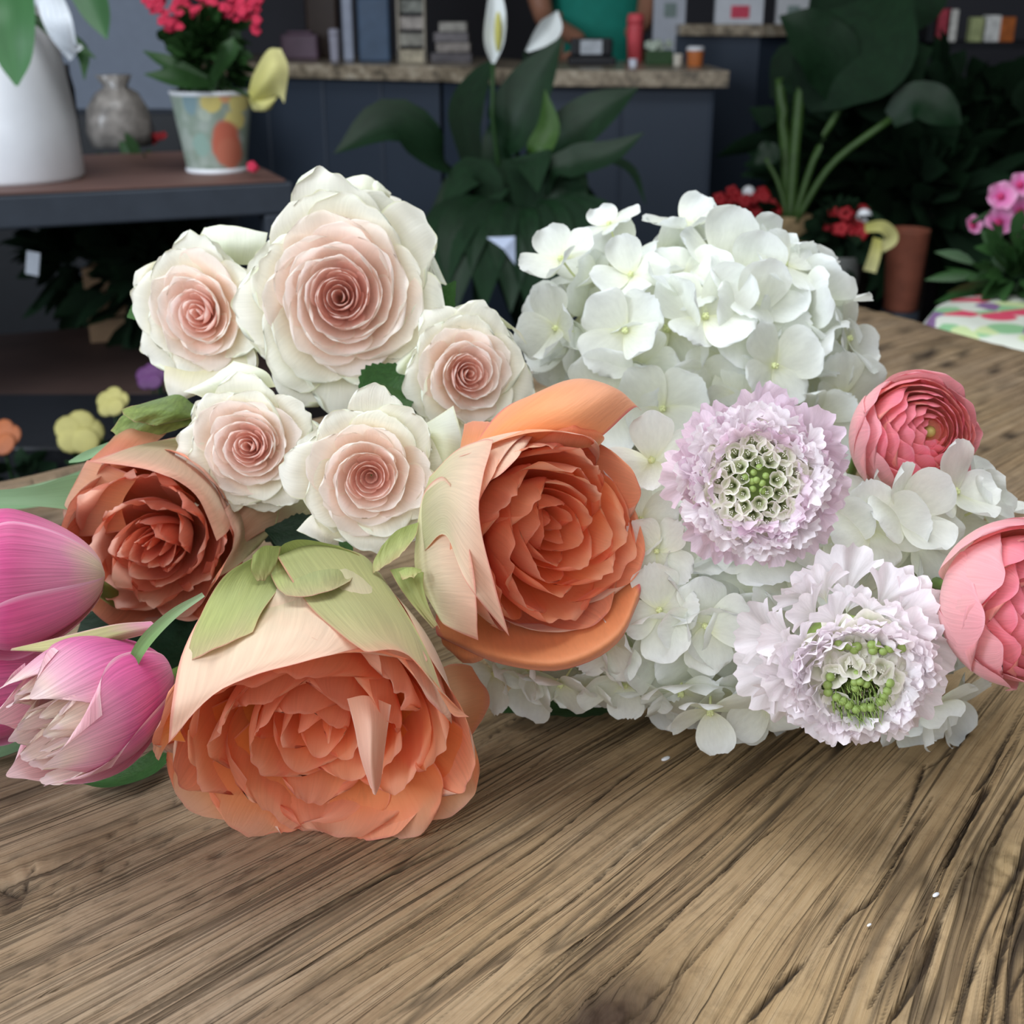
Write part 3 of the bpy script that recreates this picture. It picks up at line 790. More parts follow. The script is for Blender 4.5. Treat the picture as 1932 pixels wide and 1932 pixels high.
def leafset(root, mat, specs, cup=.2, name='leaf'):
    for sp in specs:
        pts, wd = sp
        leaf_strip(name, mat, root, [P(*p) for p in pts], wd, nrm=(random.uniform(-.2, .2), -.75, .65), cup=cup, n=(7, 16))
def bush(root, mat, c, r, n, L, W, seed, up=.5, name='leaf'):
    """many individual leaves round a centre, one part (uncountable foliage)"""
    rr = random.Random(seed); Vs = []; Fs = []; UVs = []
    for i in range(n):
        v = Vector((rr.gauss(0, 1), rr.gauss(0, 1), rr.gauss(0, 1)+up)).normalized()
        b = c+v*r*rr.uniform(.1, .75)
        tdir = (v+Vector((rr.uniform(-.6, .6), rr.uniform(-.6, .6), rr.uniform(-.3, .6)))).normalized()
        sdv = tdir.cross(Vector((rr.uniform(-1, 1), rr.uniform(-1, 1), rr.uniform(-1, 1)))).normalized(); nv_ = sdv.cross(tdir)
        l = L*rr.uniform(.6, 1.3); w_ = W*rr.uniform(.7, 1.2); o = len(Vs)
        for j in range(5):
            t = j/4; ww = w_*math.sin(math.pi*min(1, t*.9+.08))
            p = b+tdir*l*t-Vector((0, 0, 1))*l*.25*t*t
            for u in (-1, 0, 1):
                q = p+sdv*ww*u+nv_*abs(u)*ww*.3
                Vs.append(tuple(q)); UVs.append(((u+1)/2, t))
        for j in range(4):
            for k in range(2):
                a = o+j*3+k; Fs.append((a, a+1, a+4, a+3))
    o = mk(name, Vs, Fs, mat, root, uv=np.array(UVs)); o['kind'] = 'stuff'
    return o
def blossoms(root, mat, c, rx, ry, rz, n, r, seed, name='blossom', kindstuff=False):
    rr = random.Random(seed)
    for i in range(n):
        v = Vector((rr.uniform(-1, 1)*rx, rr.uniform(-1, 1)*ry, rr.uniform(-1, 1)*rz))
        mb = MB(); p = c+v
        dn = Vector((rr.uniform(-.5, .5), -1, rr.uniform(0, 1))).normalized()
        M = frame(p, dn)
        for k in range(5):
            a = k*1.2566
            ct = (M @ Vector((r*.55*math.cos(a), r*.55*math.sin(a), 0)))
            mb.ball(ct, r*.5, 4, sc=(1, 1, 1), M=M.to_3x3() @ Matrix.Diagonal((1, 1, .35)))
        mb.build(name, mat, root)
def pot_prof(r0, r1, h, t=.004):
    return [(r0*.96, 0), (r0, .004), (lerp(r0, r1, .5), h*.5), (r1, h-.004), (r1, h), (r1-t, h), (r1-t*1.4, h*.75), (r0-t, h*.72)]
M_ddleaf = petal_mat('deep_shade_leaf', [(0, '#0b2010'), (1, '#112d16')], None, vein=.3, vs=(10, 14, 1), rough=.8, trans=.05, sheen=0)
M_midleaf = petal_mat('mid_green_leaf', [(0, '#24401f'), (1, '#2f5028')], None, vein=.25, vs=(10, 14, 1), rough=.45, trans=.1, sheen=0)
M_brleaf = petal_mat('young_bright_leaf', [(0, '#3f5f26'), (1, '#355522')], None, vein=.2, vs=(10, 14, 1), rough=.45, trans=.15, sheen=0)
M_white = simple('white_ceramic', '#eceef2', .35, var=.02)
M_pinkfl = simple('pink_red_flower', '#e5375c', .55, var=.2, scale=200, trans=.2)
M_redfl = simple('dark_red_flower', '#a81c26', .55, var=.25, scale=200, trans=.15)
M_yel = petal_mat('pale_yellow_petal', [(0, '#c9c46a'), (1, '#efe9a6')], None, vein=.1, trans=.25)
M_ylw = simple('yellow_flower', '#d8b820', .6, var=.2, trans=.1)
M_spathe = simple('white_spathe', '#e9efee', .5, var=.03, trans=.3)
M_black = simple('black_plastic', '#14161b', .45, var=.1)
M_soil = simple('potting_soil', '#2b211a', .95, var=.3, scale=150)

# white pot with an orchid plant
c = atz(-12, 352, ZS); c.y += .09; c.z = ZS
wp = empty('ceramic_pot', c); tag(wp, 'tall white tapered ceramic pot at the left end of the display shelf', 'pot')
MB().lathe([(.093, 0), (.097, .006), (.094, .08), (.084, .17), (.072, .25), (.070, .26), (.062, .26), (.062, .2)], Matrix.Translation(c), 40).build('vessel', M_white, wp)
oc = empty('potted_orchid', c+Vector((0, 0, .235))); tag(oc, 'orchid plant with broad green leaves growing from the white pot', 'plant')
M_orleaf = petal_mat('orchid_leaf', [(0, '#38603a'), (1, '#456f46')], None, vein=.1, vs=(6, 3, 1), rough=.35, trans=.1, sheen=.0)
leafset(oc, M_orleaf, [([(-60,-110,1.62),(0,-60,1.55),(22,20,1.52),(30,110,1.52),(32,162,1.52)], [.015,.03,.030,.022,.002]), ([(60,-60,1.72),(110,-70,1.74),(160,-20,1.74),(185,30,1.74),(202,74,1.74)], [.01,.020,.023,.018,.001]),
                       ([(-90,-80,1.7),(-160,-60,1.72),(-230,0,1.74)], [.02,.03,.001])])
leafset(oc, M_midleaf, [([(40,20,1.74),(120,70,1.75),(180,110,1.75)], [.004,.012,.001]), ([(60,30,1.74),(150,90,1.76),(160,150,1.76)], [.004,.010,.001])])
MB().tube([c+Vector((0, 0, .1)), c+Vector((.01, .01, .3)), c+Vector((.06, .05, .6))], .004).build('flower_stalk', M_midleaf, oc)
bw = empty('striped_ribbon_bow', P(110, 60, 1.66)); tag(bw, 'white striped ribbon bow tied at the side of the white pot', 'bow')
M_rib = simple('silver_white_ribbon', '#dfe4ea', .3, var=.1, scale=20)
for k in range(5):
    leaf_strip('ribbon_tail' if k < 3 else 'ribbon_loop', M_rib, bw, [P(72+k*9, -20, 1.66), P(84+k*11, 30, 1.65-.004*k), P(104+k*9, 70+k*4, 1.655), P(135+k*5, 112-k*6, 1.67)], [.003,.0045,.005,.003], nrm=(0,-1,.2), cup=.3)
MB().ball(P(80, 0, 1.665), .012, 6).build('knot', M_rib, bw)
# black vase and clear card
c = atz(136, 322, ZS); c.y += .02; c.z = ZS
o = MB().lathe([(.011, 0), (.012, .01), (.012, .12), (.008, .14), (.008, .155)], Matrix.Translation(c), 16).build('slim_vase', M_black)
tag(o, 'slim black vase between the white pot and the wrapped bag', 'vase')
# wrapped bag
c = atz(215, 285, ZS); c.z = ZS+.05; c.y += .05
M_bag = simple('crinkled_clear_wrap', '#8d8781', .25, var=.35, scale=50, bump=.8)
bagm = MB()
rr = random.Random(2)
prof = [(.030, -.048), (.052, -.045), (.058, -.02), (.054, .02), (.036, .045), (.018, .055), (.030, .075)]
bagm.lathe(prof, Matrix.Translation(c), 28)
bagm.v = [(x+rr.uniform(-.004, .004), y+rr.uniform(-.004, .004), z) for x, y, z in bagm.v]
o = bagm.build('wrapped_bag', M_bag); tag(o, 'crumpled clear wrapped bag with beige filling behind the black vase', 'bag')
# small pink blossoms by the pot
for (x, y, nm) in ((297, 262, 'fallen pink blossom cluster left of the patterned pot'), (482, 318, 'tiny pink blossom right of the patterned pot on the shelf')):
    c = atz(x, y+16, ZS); e_ = empty('blossom_cluster', c); tag(e_, nm, 'flower')
    blossoms(e_, M_redfl if x < 400 else M_pinkfl, c+Vector((0, 0, .014)), .012 if x < 400 else .004, .006, .010 if x < 400 else .003, 6 if x < 400 else 2, .008, 3)
# patterned pot
def floral_mat(name, stops, scale, seed=0.0):
    k = N(name); tc = k.n('TexCoord'); mp = k.n('Mapping'); mp.inputs['Scale'].default_value = (scale, scale, scale*.8)
    mp.inputs['Location'].default_value = (seed, seed*.7, seed*.3)
    k.l(tc.outputs['Object'], mp.inputs[0])
    vo = k.n('TexVoronoi'); vo.inputs['Scale'].default_value = 1.0; k.l(mp.outputs[0], vo.inputs['Vector'])
    sp = k.n('SeparateXYZ'); k.l(vo.outputs['Color'], sp.inputs[0])
    cc = k.ramp(stops, sp.outputs[0], 'CONSTANT')
    d = k.n('MapRange'); d.inputs['From Min'].default_value = .62; d.inputs['From Max'].default_value = .72
    k.l(vo.outputs['Distance'], d.inputs[0])
    cc = k.mix(d.outputs[0], cc, stops[0][1])
    b = k.n('BsdfPrincipled'); k.l(cc, b.inputs['Base Color']); b.inputs['Roughness'].default_value = .4
    k.l(b.outputs[0], k.out.inputs[0]); return k.m
def spot_mat(c):
    k = N('painted_floral_tin'); ge = k.n('NewGeometry'); nz = k.n('TexNoise'); nz.inputs['Scale'].default_value = 40
    k.l(ge.outputs['Position'], nz.inputs['Vector'])
    ad = k.n('VectorMath', operation='SCALE'); k.l(nz.outputs['Color'], ad.inputs[0]); ad.inputs['Scale'].default_value = .012
    pp_ = k.n('VectorMath', operation='ADD'); k.l(ge.outputs['Position'], pp_.inputs[0]); k.l(ad.outputs[0], pp_.inputs[1])
    col = k.ramp([(.4, '#8f9f90'), (.6, '#a9b5ab')], nz.outputs[0])
    for (x, y, r, cc_, sz) in [(375,198,.017,'#dccb7c',1),(402,192,.010,'#dfa478',1),(432,204,.020,'#e2d488',1),(416,240,.018,'#e2d488',1),(360,225,.010,'#b7c4b4',1),(394,285,.023,'#c86e58',.62),(399,308,.021,'#cb7860',.8),
                               (438,262,.008,'#c894a0',1),(452,300,.012,'#d0694f',.7),(345,290,.014,'#93b0a4',.7),(455,170,.008,'#c85a50',1),(332,200,.012,'#7f9aa0',.6),(425,290,.008,'#a8c0cc',.5)]:
        p = P(x, y, 1.80); p.y = c.y-.056
        s_ = k.n('VectorMath', operation='SUBTRACT'); k.l(pp_.outputs[0], s_.inputs[0]); s_.inputs[1].default_value = (p.x+.006, p.y+.006, p.z+.006)
        m_ = k.n('VectorMath', operation='MULTIPLY'); k.l(s_.outputs[0], m_.inputs[0]); m_.inputs[1].default_value = (1, .35, sz)
        l_ = k.n('VectorMath', operation='LENGTH'); k.l(m_.outputs[0], l_.inputs[0])
        mr = k.n('MapRange'); mr.inputs['From Min'].default_value = r; mr.inputs['From Max'].default_value = r*.8; k.l(l_.outputs['Value'], mr.inputs[0])
        col = k.mix(mr.outputs[0], col, cc_)
    b_ = k.n('BsdfPrincipled'); k.l(col, b_.inputs['Base Color']); b_.inputs['Roughness'].default_value = .4; k.l(b_.outputs[0], k.out.inputs[0])
    return k.m
c = atz(398, 329, ZS); c.y += .045; c.z = ZS
M_pat = spot_mat(c)
pp = empty('patterned_pot', c); tag(pp, 'small pastel floral patterned tin pot on the display shelf', 'pot')
MB().lathe(pot_prof(.045, .061, .118), Matrix.Translation(c), 36).build('tin', M_pat, pp)
o = MB().lathe([(.0460, .0005), (.0475, .004), (.0460, .007)], Matrix.Translation(c), 36, cap=False).build('base_rim', M_white, pp)
MB().lathe([(.0612, .113), (.0625, .117), (.0605, .119)], Matrix.Translation(c), 36, cap=False).build('top_rim', M_white, pp)
kal = empty('potted_kalanchoe', c+Vector((0, 0, .086))); tag(kal, 'green kalanchoe with pink-red flower clusters in the pastel patterned pot', 'plant')
MB().lathe([(.052, .085), (.001, .09)], Matrix.Translation(c), 20).build('soil', M_soil, kal)
bush(kal, M_midleaf, c+Vector((0, 0, .165)), .075, 260, .035, .011, 5, name='foliage')
leafset(kal, M_midleaf, [([(400,160,1.86),(340,150,1.82),(272,140,1.80)], [.008,.018,.001]), ([(390,150,1.86),(320,120,1.84),(270,96,1.84)], [.006,.012,.001]), ([(400,155,1.84),(430,100,1.80),(440,70,1.80)], [.01,.016,.001])])
for i, (x, y) in enumerate([(285,12),(300,-4),(325,30),(345,6),(370,20),(395,0),(415,18),(440,2),(460,24),(474,45),(330,45),(455,8),(380,-10),(430,-14),(470,8)]):
    cc_ = P(x, y, 1.87); blossoms(kal, M_pinkfl, cc_, .014, .012, .010, 6, .0075, 50+i, name='blossom')
# yellow calla like bow
yb = empty('yellow_tulip', P(470, 178, 1.80)); tag(yb, 'pale yellow tulip leaning out at the right of the patterned pot', 'flower')
add_patch(yb, M_yel, [[(468,175,0),(474,185,3),(476,196,0)],[(478,140,2),(500,155,14),(505,185,4)],[(505,95,2),(520,130,18),(525,180,4)],[(530,92,0),(544,130,10),(536,195,0)]], 1.79, seed=5, belly=8)
add_patch(yb, M_yel, [[(468,180,0),(474,190,3),(480,200,0)],[(472,195,0),(495,195,14),(520,180,4)],[(478,208,0),(505,208,12),(538,165,2)],[(490,210,0),(515,200,5),(542,120,0)]], 1.80, seed=6, belly=6)
MB().tube([P(470, 180, 1.80), P(450, 172, 1.82), P(425, 165, 1.85)], .003).build('stalk', M_midleaf, yb)

# lower tier: crate, plants, tag, yellow flowers
M_crate = simple('pale_crate_wood', '#8f7459', .8, var=.2, scale=15)
c = atz(250, 640, .50); c.z = .50
cr_ = empty('wooden_crate', c); tag(cr_, 'pale wooden crate with leafy plants on the lower shelf', 'crate')
b0 = atz(172, 650, .50); b1 = atz(335, 640, .50); b1.y = b0.y+.05
for k in range(3):
    mb = MB(); obox(mb, b0, b1, .012, .502+k*.044, .541+k*.044); mb.build('front_slat', M_crate, cr_, smooth=False, bevel=.001)
mb = MB(); obox(mb, b0+Vector((0, .012, 0)), b1+Vector((0, .012, 0)), .16, .502, .51); mb.build('bottom', M_crate, cr_, smooth=False)
for q in (b0, b1-(b1-b0).normalized()*.012):
    mb = MB(); obox(mb, q+Vector((0, .012, 0)), q+Vector((.012, .012, 0)), .16, .51, .628); mb.build('side', M_crate, cr_, smooth=False)
pc = atz(245, 560, .60)
pl = empty('leafy_plant', (c.x, c.y+.08, .53)); tag(pl, 'shaded leafy green plant standing in the pale wooden crate', 'plant')
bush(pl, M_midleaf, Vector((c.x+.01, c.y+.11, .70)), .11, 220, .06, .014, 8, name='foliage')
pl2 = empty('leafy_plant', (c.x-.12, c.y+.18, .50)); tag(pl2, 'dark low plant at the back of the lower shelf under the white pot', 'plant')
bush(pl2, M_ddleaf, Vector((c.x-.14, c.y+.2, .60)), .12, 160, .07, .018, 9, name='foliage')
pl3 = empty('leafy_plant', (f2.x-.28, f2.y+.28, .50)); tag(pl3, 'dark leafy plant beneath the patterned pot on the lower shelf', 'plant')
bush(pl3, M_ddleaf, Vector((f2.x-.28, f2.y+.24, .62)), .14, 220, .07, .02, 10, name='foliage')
o = MB().box((-.009, -.001, -.016), (.009, .001, .016), M=Matrix.Translation(P(62, 497, 1.75)) @ Matrix.Rotation(.2, 4, 'Y')).build('plant_tag', simple('tag_card', '#8f949c', .6), smooth=False)
tag(o, 'small white plant tag in the dark below the display shelf', 'tag')
for i, (x, y) in enumerate([(512, 395), (575, 398)]):
    yy = empty('yellow_flower_spray', P(x, y+40, 1.98)); tag(yy, ['yellow flower spray left of the shelf leg', 'yellow flower spray right of the shelf leg'][i], 'flower')
    blossoms(yy, M_ylw, P(x, y+8, 1.98), .010 if i == 0 else .007, .01, .028 if i == 0 else .012, 11 if i == 0 else 6, .0075, 70+i)
    MB().tube([P(x, y, 1.985), P(x+4, y+60, 2.0), P(x+2, y+130, 2.0)], .002).build('stalk', M_midleaf, yy)
# pansies low at the left
M_pansy = simple('pale_yellow_pansy', '#b8b06c', .6, var=.12, trans=.15); M_orf = simple('orange_pansy', '#a05c38', .6, var=.2); M_pur = simple('purple_pansy', '#5d3464', .6, var=.2)
for i, (x, y, r, m, nm) in enumerate([(213, 760, .018, M_pansy, 'pale yellow pansy under the curled green sepals, upper of the two'), (150, 818, .026, M_pansy, 'pale yellow pansy nearer the table edge, lower of the two'),
        (4, 828, .022, M_orf, 'dull orange pansy at the left edge above the table'), (285, 712, .020, M_pur, 'purple pansy in the shade below the upper left cream rose')]):
    d_ = 1.42 if i != 3 else 1.75
    p = P(x, y, d_)
    f_ = empty('pansy', (p.x, p.y, p.z-.08)); tag(f_, nm, 'flower', None)
    fm_ = frame(p, cs((random.uniform(-.3, .3), .3, 1)))
    for k in range(5):
        a = k*1.2566+.3
        MB().ball(fm_ @ Vector((r*.45*math.cos(a), r*.45*math.sin(a), .001*k)), r*.62, 6, M=fm_.to_3x3() @ Matrix.Diagonal((1, 1, .15))).build('petal', m, f_)
    MB().tube([p, p+Vector((0, .01, -.05)), (p.x, p.y+.01, p.z-.14)], .002).build('stalk', M_midleaf, f_)
    bush(f_, M_ddleaf if i != 1 else M_midleaf, p+Vector((.01, .02, -.06)), .035, 30, .03, .01, 90+i, name='foliage')
pt = empty('planter_box', (-.62, 1.62, .0)); tag(pt, 'dark planter box on legs holding the pansies, left of the table', 'planter')
MB().box((-1.0, 1.40, .42), (-.40, 1.62, .56)).build('trough', M_black, pt, smooth=False, bevel=.004)
for x_ in (-.98, -.46):
    for y_ in (1.42, 1.57): MB().box((x_, y_, 0), (x_+.03, y_+.03, .42)).build('leg', M_frame, pt, smooth=False)

# pale board behind the shelf
o = MB().box((-1.45, 3.35, .801), (-.82, 3.40, 1.7)).build('standing_board', simple('pale_blue_grey_board', '#747d8c', .6, var=.04), smooth=False)
o2 = MB().box((-1.6, 3.2, 0), (-.8, 3.6, .80)).build('dark_filler_block', M_black, smooth=False, bevel=.005); tag(o2, 'added black block darkening the gap behind the display shelf, carrying the pale board', 'cabinet')  # block added so the gap behind the shelf reads dark; also props the board
tag(o, 'pale blue grey board standing behind the shelf and its red flowered plant', 'board')

# ---- service counter
M_slate = simple('slate_blue_panel', '#303a48', .55, var=.06, scale=4)
k = N('speckled_granite'); tc = k.n('TexCoord'); n1 = k.noise(tc.outputs['Object'], sc=24, detail=4, rough=.7)
cc = k.ramp([(.35, '#4d463c'), (.48, '#8a7c68'), (.58, '#a99a84'), (.72, '#cfc6b4')], n1)
b = k.n('BsdfPrincipled'); k.l(cc, b.inputs['Base Color']); b.inputs['Roughness'].default_value = .3; k.l(b.outputs[0], k.out.inputs[0]); M_gran = k.m
ZG = .90
q = [atz(470, 109, ZG), atz(830, 125, ZG), atz(1000, 132, ZG), atz(1376, 134, ZG)]
q[0] = q[1]+(q[1]-q[2]).normalized()*.0+Vector((-1.15, .55, 0)); 
ctr = empty('service_counter', (q[2].x-.2, q[2].y+.3, 0)); tag(ctr, 'slate blue panelled service counter with speckled granite top behind the plants', 'counter')
path = [Vector((p.x, p.y, 0)) for p in q]
def poly_prism(poly, z0, z1, mat, name, parent):
    n_ = len(poly); V_ = [(p.x, p.y, z0) for p in poly]+[(p.x, p.y, z1) for p in poly]
    F_ = [tuple(range(n_))[::-1], tuple(range(n_, 2*n_))]+[(i, (i+1) % n_, (i+1) % n_+n_, i+n_) for i in range(n_)]
    return mk(name, V_, F_, mat, parent, smooth=False)
back = [Vector((q[3].x, q[3].y+.62, 0)), Vector((q[2].x, q[2].y+.62, 0)), Vector((q[1].x+.1, q[1].y+.66, 0)), Vector((q[0].x+.2, q[0].y+.62, 0))]
poly_prism(path+back, ZG-.036, ZG, M_gran, 'granite_top', ctr)
def inset(pl, d): return [Vector((p.x, p.y+d, 0)) for p in pl]
fr = inset(path, .05); fr[3] = fr[3]-Vector((.03, 0, 0))
bk = inset(back, -.05)
poly_prism(fr+bk, 0, ZG-.037, M_slate, 'body', ctr)
for (a, b_) in ((fr[0], fr[1]), (fr[1], fr[2]), (fr[2], fr[3])):
    n_ = max(2, int((b_-a).length/.16))
    for i in range(n_+1):
        p = a.lerp(b_, i/n_)
        o = MB().box((p.x-.004, p.y-.006, .02), (p.x+.004, p.y+.003, ZG-.04)).build('panel_batten', M_slate, ctr, smooth=False)
# taller counter to the right, behind
ZH = 1.005
h0 = atz(1285, 52, .99); 
h0 = P(1283, 46, 3.75); h1 = P(1440, 50, 3.62); h2 = P(1640, 62, 3.9)
ct2 = empty('raised_counter', (h1.x, h1.y+.3, 0)); tag(ct2, 'raised slate counter section with granite top at the right of the person', 'counter')
pa = [Vector((p.x, p.y, 0)) for p in (h0, h1, h2)]; pb = [Vector((p.x, p.y+.45, 0)) for p in (h2, h1, h0)]
zt = h0.z
poly_prism(pa+pb, zt-.03, zt, M_gran, 'granite_top', ct2)
poly_prism(inset(pa, .04)+inset(pb, -.04), 0, zt-.031, M_slate, 'body', ct2)

# things on the counters: (name, label, cat, px, py_base, d, w px, h px, colour, kind)
items = [('takeaway_cup', 'orange paper cup with a white lid at the right end of the counter', 'cup', 1316, 131, 3.18, 36, 40, '#c8743f', 'cup'),
 ('storage_jug', 'tall blue grey water jug on the counter left of the rack', 'jug', 704, 118, 3.45, 60, 130, '#41566f', 'box'),
 ('card_rack', 'beige wire rack of cards on the counter', 'rack', 775, 121, 3.42, 50, 120, '#9c9384', 'rack'),
 ('gift_box', 'stack of pale gift boxes with small trinkets left of the white spathe', 'box', 850, 126, 3.4, 78, 60, '#847b78', 'stack'),
 ('candle_jar', 'small white candle jar beside the orange cup', 'jar', 1282, 128, 3.2, 20, 24, '#d8d2c4', 'cyl'),
 ('card_terminal', 'black card terminal with pale screen in front of the person', 'terminal', 1120, 122, 3.22, 90, 44, '#15161c', 'terminal'),
 ('succulent_tray', 'low green tray of pale succulents by the person', 'plant', 1248, 122, 3.25, 52, 26, '#2b4a26', 'tray'),
 ('coral_bottle', 'coral pink bottle beside the person in teal', 'bottle', 1201, 92, 3.4, 34, 62, '#e0575f', 'cyl'),
 ('glass_votive', 'tiny glass votive sparkling at the counter edge', 'votive', 1197, 127, 3.12, 18, 14, '#dfe2f0', 'cyl'),
 ('paper_sleeve', 'white vertical sign sleeve on the counter, left of the blue jug', 'sign', 655, 92+14, 3.5, 20, 120, '#9aa0b0', 'box'),
 ('jam_jar', 'small pale jar in front of the brown cabinet on the counter', 'jar', 628, 96+12, 3.52, 22, 50, '#a8a6b4', 'cyl'),
 ('purple_box', 'dull purple and pink box at the left end of the counter', 'box', 560, 92+14, 3.62, 70, 44, '#6f5868', 'box'),
 ('brown_cabinet', 'dark brown little cabinet behind the jars on the counter', 'cabinet', 605, 92+16, 3.75, 60, 130, '#3c2a20', 'box')]
for (nm, lb, ct, x, y, d_, wpx, hpx, col, kd) in items:
    base = P(x, y, d_); w_ = wpx/FPX*d_; h_ = hpx/FPX*d_
    zb = ZG
    e_ = empty(nm, (base.x, base.y+.06, zb)); tag(e_, lb, ct)
    m_ = simple(nm+'_body', col, .45, var=.12, scale=30)
    cx_, cy_ = base.x, base.y+w_*.5+.03
    htop = h_+(base.z-zb)
    htop = max(htop, h_*.7)
    if kd in ('cup', 'cyl'):
        MB().lathe([(w_*.38, 0), (w_*.40, .002), (w_*.46, htop*.75), (w_*.46, htop*.78)], Matrix.Translation((cx_, cy_, zb)), 20).build('body', m_, e_)
        MB().lathe([(w_*.48, htop*.78), (w_*.48, htop*.9), (w_*.40, htop), (w_*.38, htop)], Matrix.Translation((cx_, cy_, zb)), 20).build('lid', M_white if kd == 'cup' else m_, e_)
    elif kd == 'rack':
        for i in range(4):
            MB().box((cx_-w_/2, cy_-.02+i*.006, zb+htop*i/4), (cx_+w_/2, cy_+.05, zb+htop*(i/4+.19))).build('card_row', simple('cards_%d' % i, ['#b0a58e', '#8d8a80', '#a49c95', '#7e8078'][i], .6, var=.4, scale=60), e_, smooth=False)
        for s_ in (-1, 1): MB().box((cx_+s_*w_/2-.003, cy_-.02, zb), (cx_+s_*w_/2+.003, cy_+.055, zb+htop)).build('side_frame', m_, e_, smooth=False)
    elif kd == 'stack':
        for i in range(4):
            s_ = 1-.08*i
            MB().box((cx_-w_/2*s_+.01*(i % 2), cy_-.03, zb+.026*i), (cx_+w_/2*s_, cy_+.10, zb+.026*i+.024)).build('box_layer', simple('boxcol_%d' % i, ['#5a5558', '#8d857f', '#6f6a6c', '#9c9890'][i], .6, var=.3, scale=50), e_, smooth=False, bevel=.002)
    elif kd == 'terminal':
        MB().box((cx_-w_/2, cy_-.05, zb), (cx_+w_/2, cy_+.05, zb+.02)).build('base', m_, e_, smooth=False, bevel=.004)
        MB().box((cx_-w_*.45, cy_, zb+.02), (cx_+w_*.45, cy_+.03, zb+.065)).build('body', m_, e_, smooth=False, bevel=.006)
        MB().box((cx_-.030, cy_-.006, zb+.026), (cx_+.026, cy_-.001, zb+.06)).build('screen', simple('pale_screen', '#b9bec4', .4, var=.2, scale=90), e_, smooth=False)
    elif kd == 'tray':
        MB().box((cx_-w_/2, cy_-.02, zb), (cx_+w_/2, cy_+.05, zb+.035)).build('tray', m_, e_, smooth=False, bevel=.003)
        blossoms(e_, simple('pale_succulent', '#b9c4b4', .6, var=.1), Vector((cx_, cy_+.01, zb+.045)), w_*.45, .02, .008, 9, .012, 4, name='succulent')
    else:
        MB().box((cx_-w_/2, cy_-w_*.3, zb), (cx_+w_/2, cy_+w_*.3, zb+htop*.88)).build('body', m_, e_, smooth=False, bevel=.006)
        MB().box((cx_-w_/2*.7, cy_-w_*.22, zb+htop*.88), (cx_+w_/2*.7, cy_+w_*.22, zb+htop)).build('top', m_, e_, smooth=False, bevel=.004)
# things on the raised counter
for (nm, lb, x, y, wpx, hpx, col) in [('leaflet_stand', 'white leaflet stand with a pink panel on the raised counter', 1392, 44, 90, 52, '#d5d8de'),
        ('paper_box', 'white open box at the right of the raised counter', 1492, 44, 60, 52, '#c9cacd'), ('framed_notice', 'pale framed notice standing behind the succulents', 1262, 30, 60, 60, '#b9bdc6')]:
    d_ = 3.85; base = P(x, y, d_); w_ = wpx/FPX*d_; h_ = hpx/FPX*d_
    e_ = empty(nm, (base.x, base.y, zt)); tag(e_, lb, 'stand')
    yy_ = base.y-.02; zb = zt if x > 1300 else ZG
    MB().box((base.x-w_/2, yy_, zb), (base.x+w_/2, yy_+.03, zt+h_)).build('panel', simple(nm+'_c', col, .6, var=.05), e_, smooth=False, bevel=.002)
    MB().box((base.x-w_*.18, yy_-.003, zt+h_*.2), (base.x+w_*.2, yy_-.0005, zt+h_*.62)).build('picture', simple(nm+'_p', '#d84a62' if 'leaflet' in nm else '#7f8f8a', .6, var=.1), e_, smooth=False)

# ---- person in teal
def body_skin(name, J, edges, mat, parent, sub=2, root=0):
    me_ = bpy.data.meshes.new(name); me_.from_pydata([j[0] for j in J], edges, []); me_.materials.append(mat)
    o_ = bpy.data.objects.new(name, me_); COL.objects.link(o_)
    sk = o_.modifiers.new('skin', 'SKIN'); ss = o_.modifiers.new('sub', 'SUBSURF'); ss.levels = sub; ss.render_levels = sub
    for i, j in enumerate(J):
        me_.skin_vertices[0].data[i].radius = (j[1], j[2] if len(j) > 2 else j[1])
    me_.skin_vertices[0].data[root].use_root = True
    if parent is not None:
        o_.parent = parent; o_.matrix_parent_inverse = mworld(parent).inverted()
    sk.use_smooth_shade = True
    return o_
M_skin = simple('skin', '#a8765e', .5, var=.04, scale=10); M_teal = simple('teal_cotton', '#1a8a78', .8, var=.08, scale=30); M_trou = simple('dark_trousers', '#1b1c24', .8, var=.1); M_hair = simple('dark_hair', '#2a1d16', .6, var=.2, scale=100)
pb_ = P(1130, 60, 3.98); px0, py0 = pb_.x, pb_.y+.08
per = empty('person', (px0, py0, 0)); tag(per, 'person in a teal T-shirt standing behind the counter, one hand on it', 'person')
hand = P(1100, 108, 3.62)
J = [((px0, py0, .95), .15, .11), ((px0, py0, 1.12), .135, .10), ((px0, py0, 1.30), .16, .11), ((px0, py0, 1.42), .09, .08), ((px0, py0, 1.50), .055), ((px0, py0-.01, 1.58), .075, .09), ((px0, py0-.01, 1.68), .07, .085),
     ((px0-.17, py0, 1.38), .06), ((px0-.22, py0-.06, 1.18), .045), ((px0-.17, py0-.12, 1.0), .034), ((hand.x-.01, hand.y+.06, .955), .024), ((hand.x, hand.y, .925), .026, .014),
     ((px0+.15, py0, 1.38), .06), ((px0+.17, py0-.02, 1.15), .04), ((px0+.14, py0-.12, 1.0), .034), ((px0+.08, py0-.20, .96), .024),
     ((px0-.09, py0, .80), .09), ((px0-.10, py0, .45), .06), ((px0-.10, py0+.02, .08), .04), ((px0-.10, py0-.10, .03), .03),
     ((px0+.09, py0, .80), .09), ((px0+.10, py0, .45), .06), ((px0+.10, py0+.02, .08), .04), ((px0+.10, py0-.10, .03), .03)]
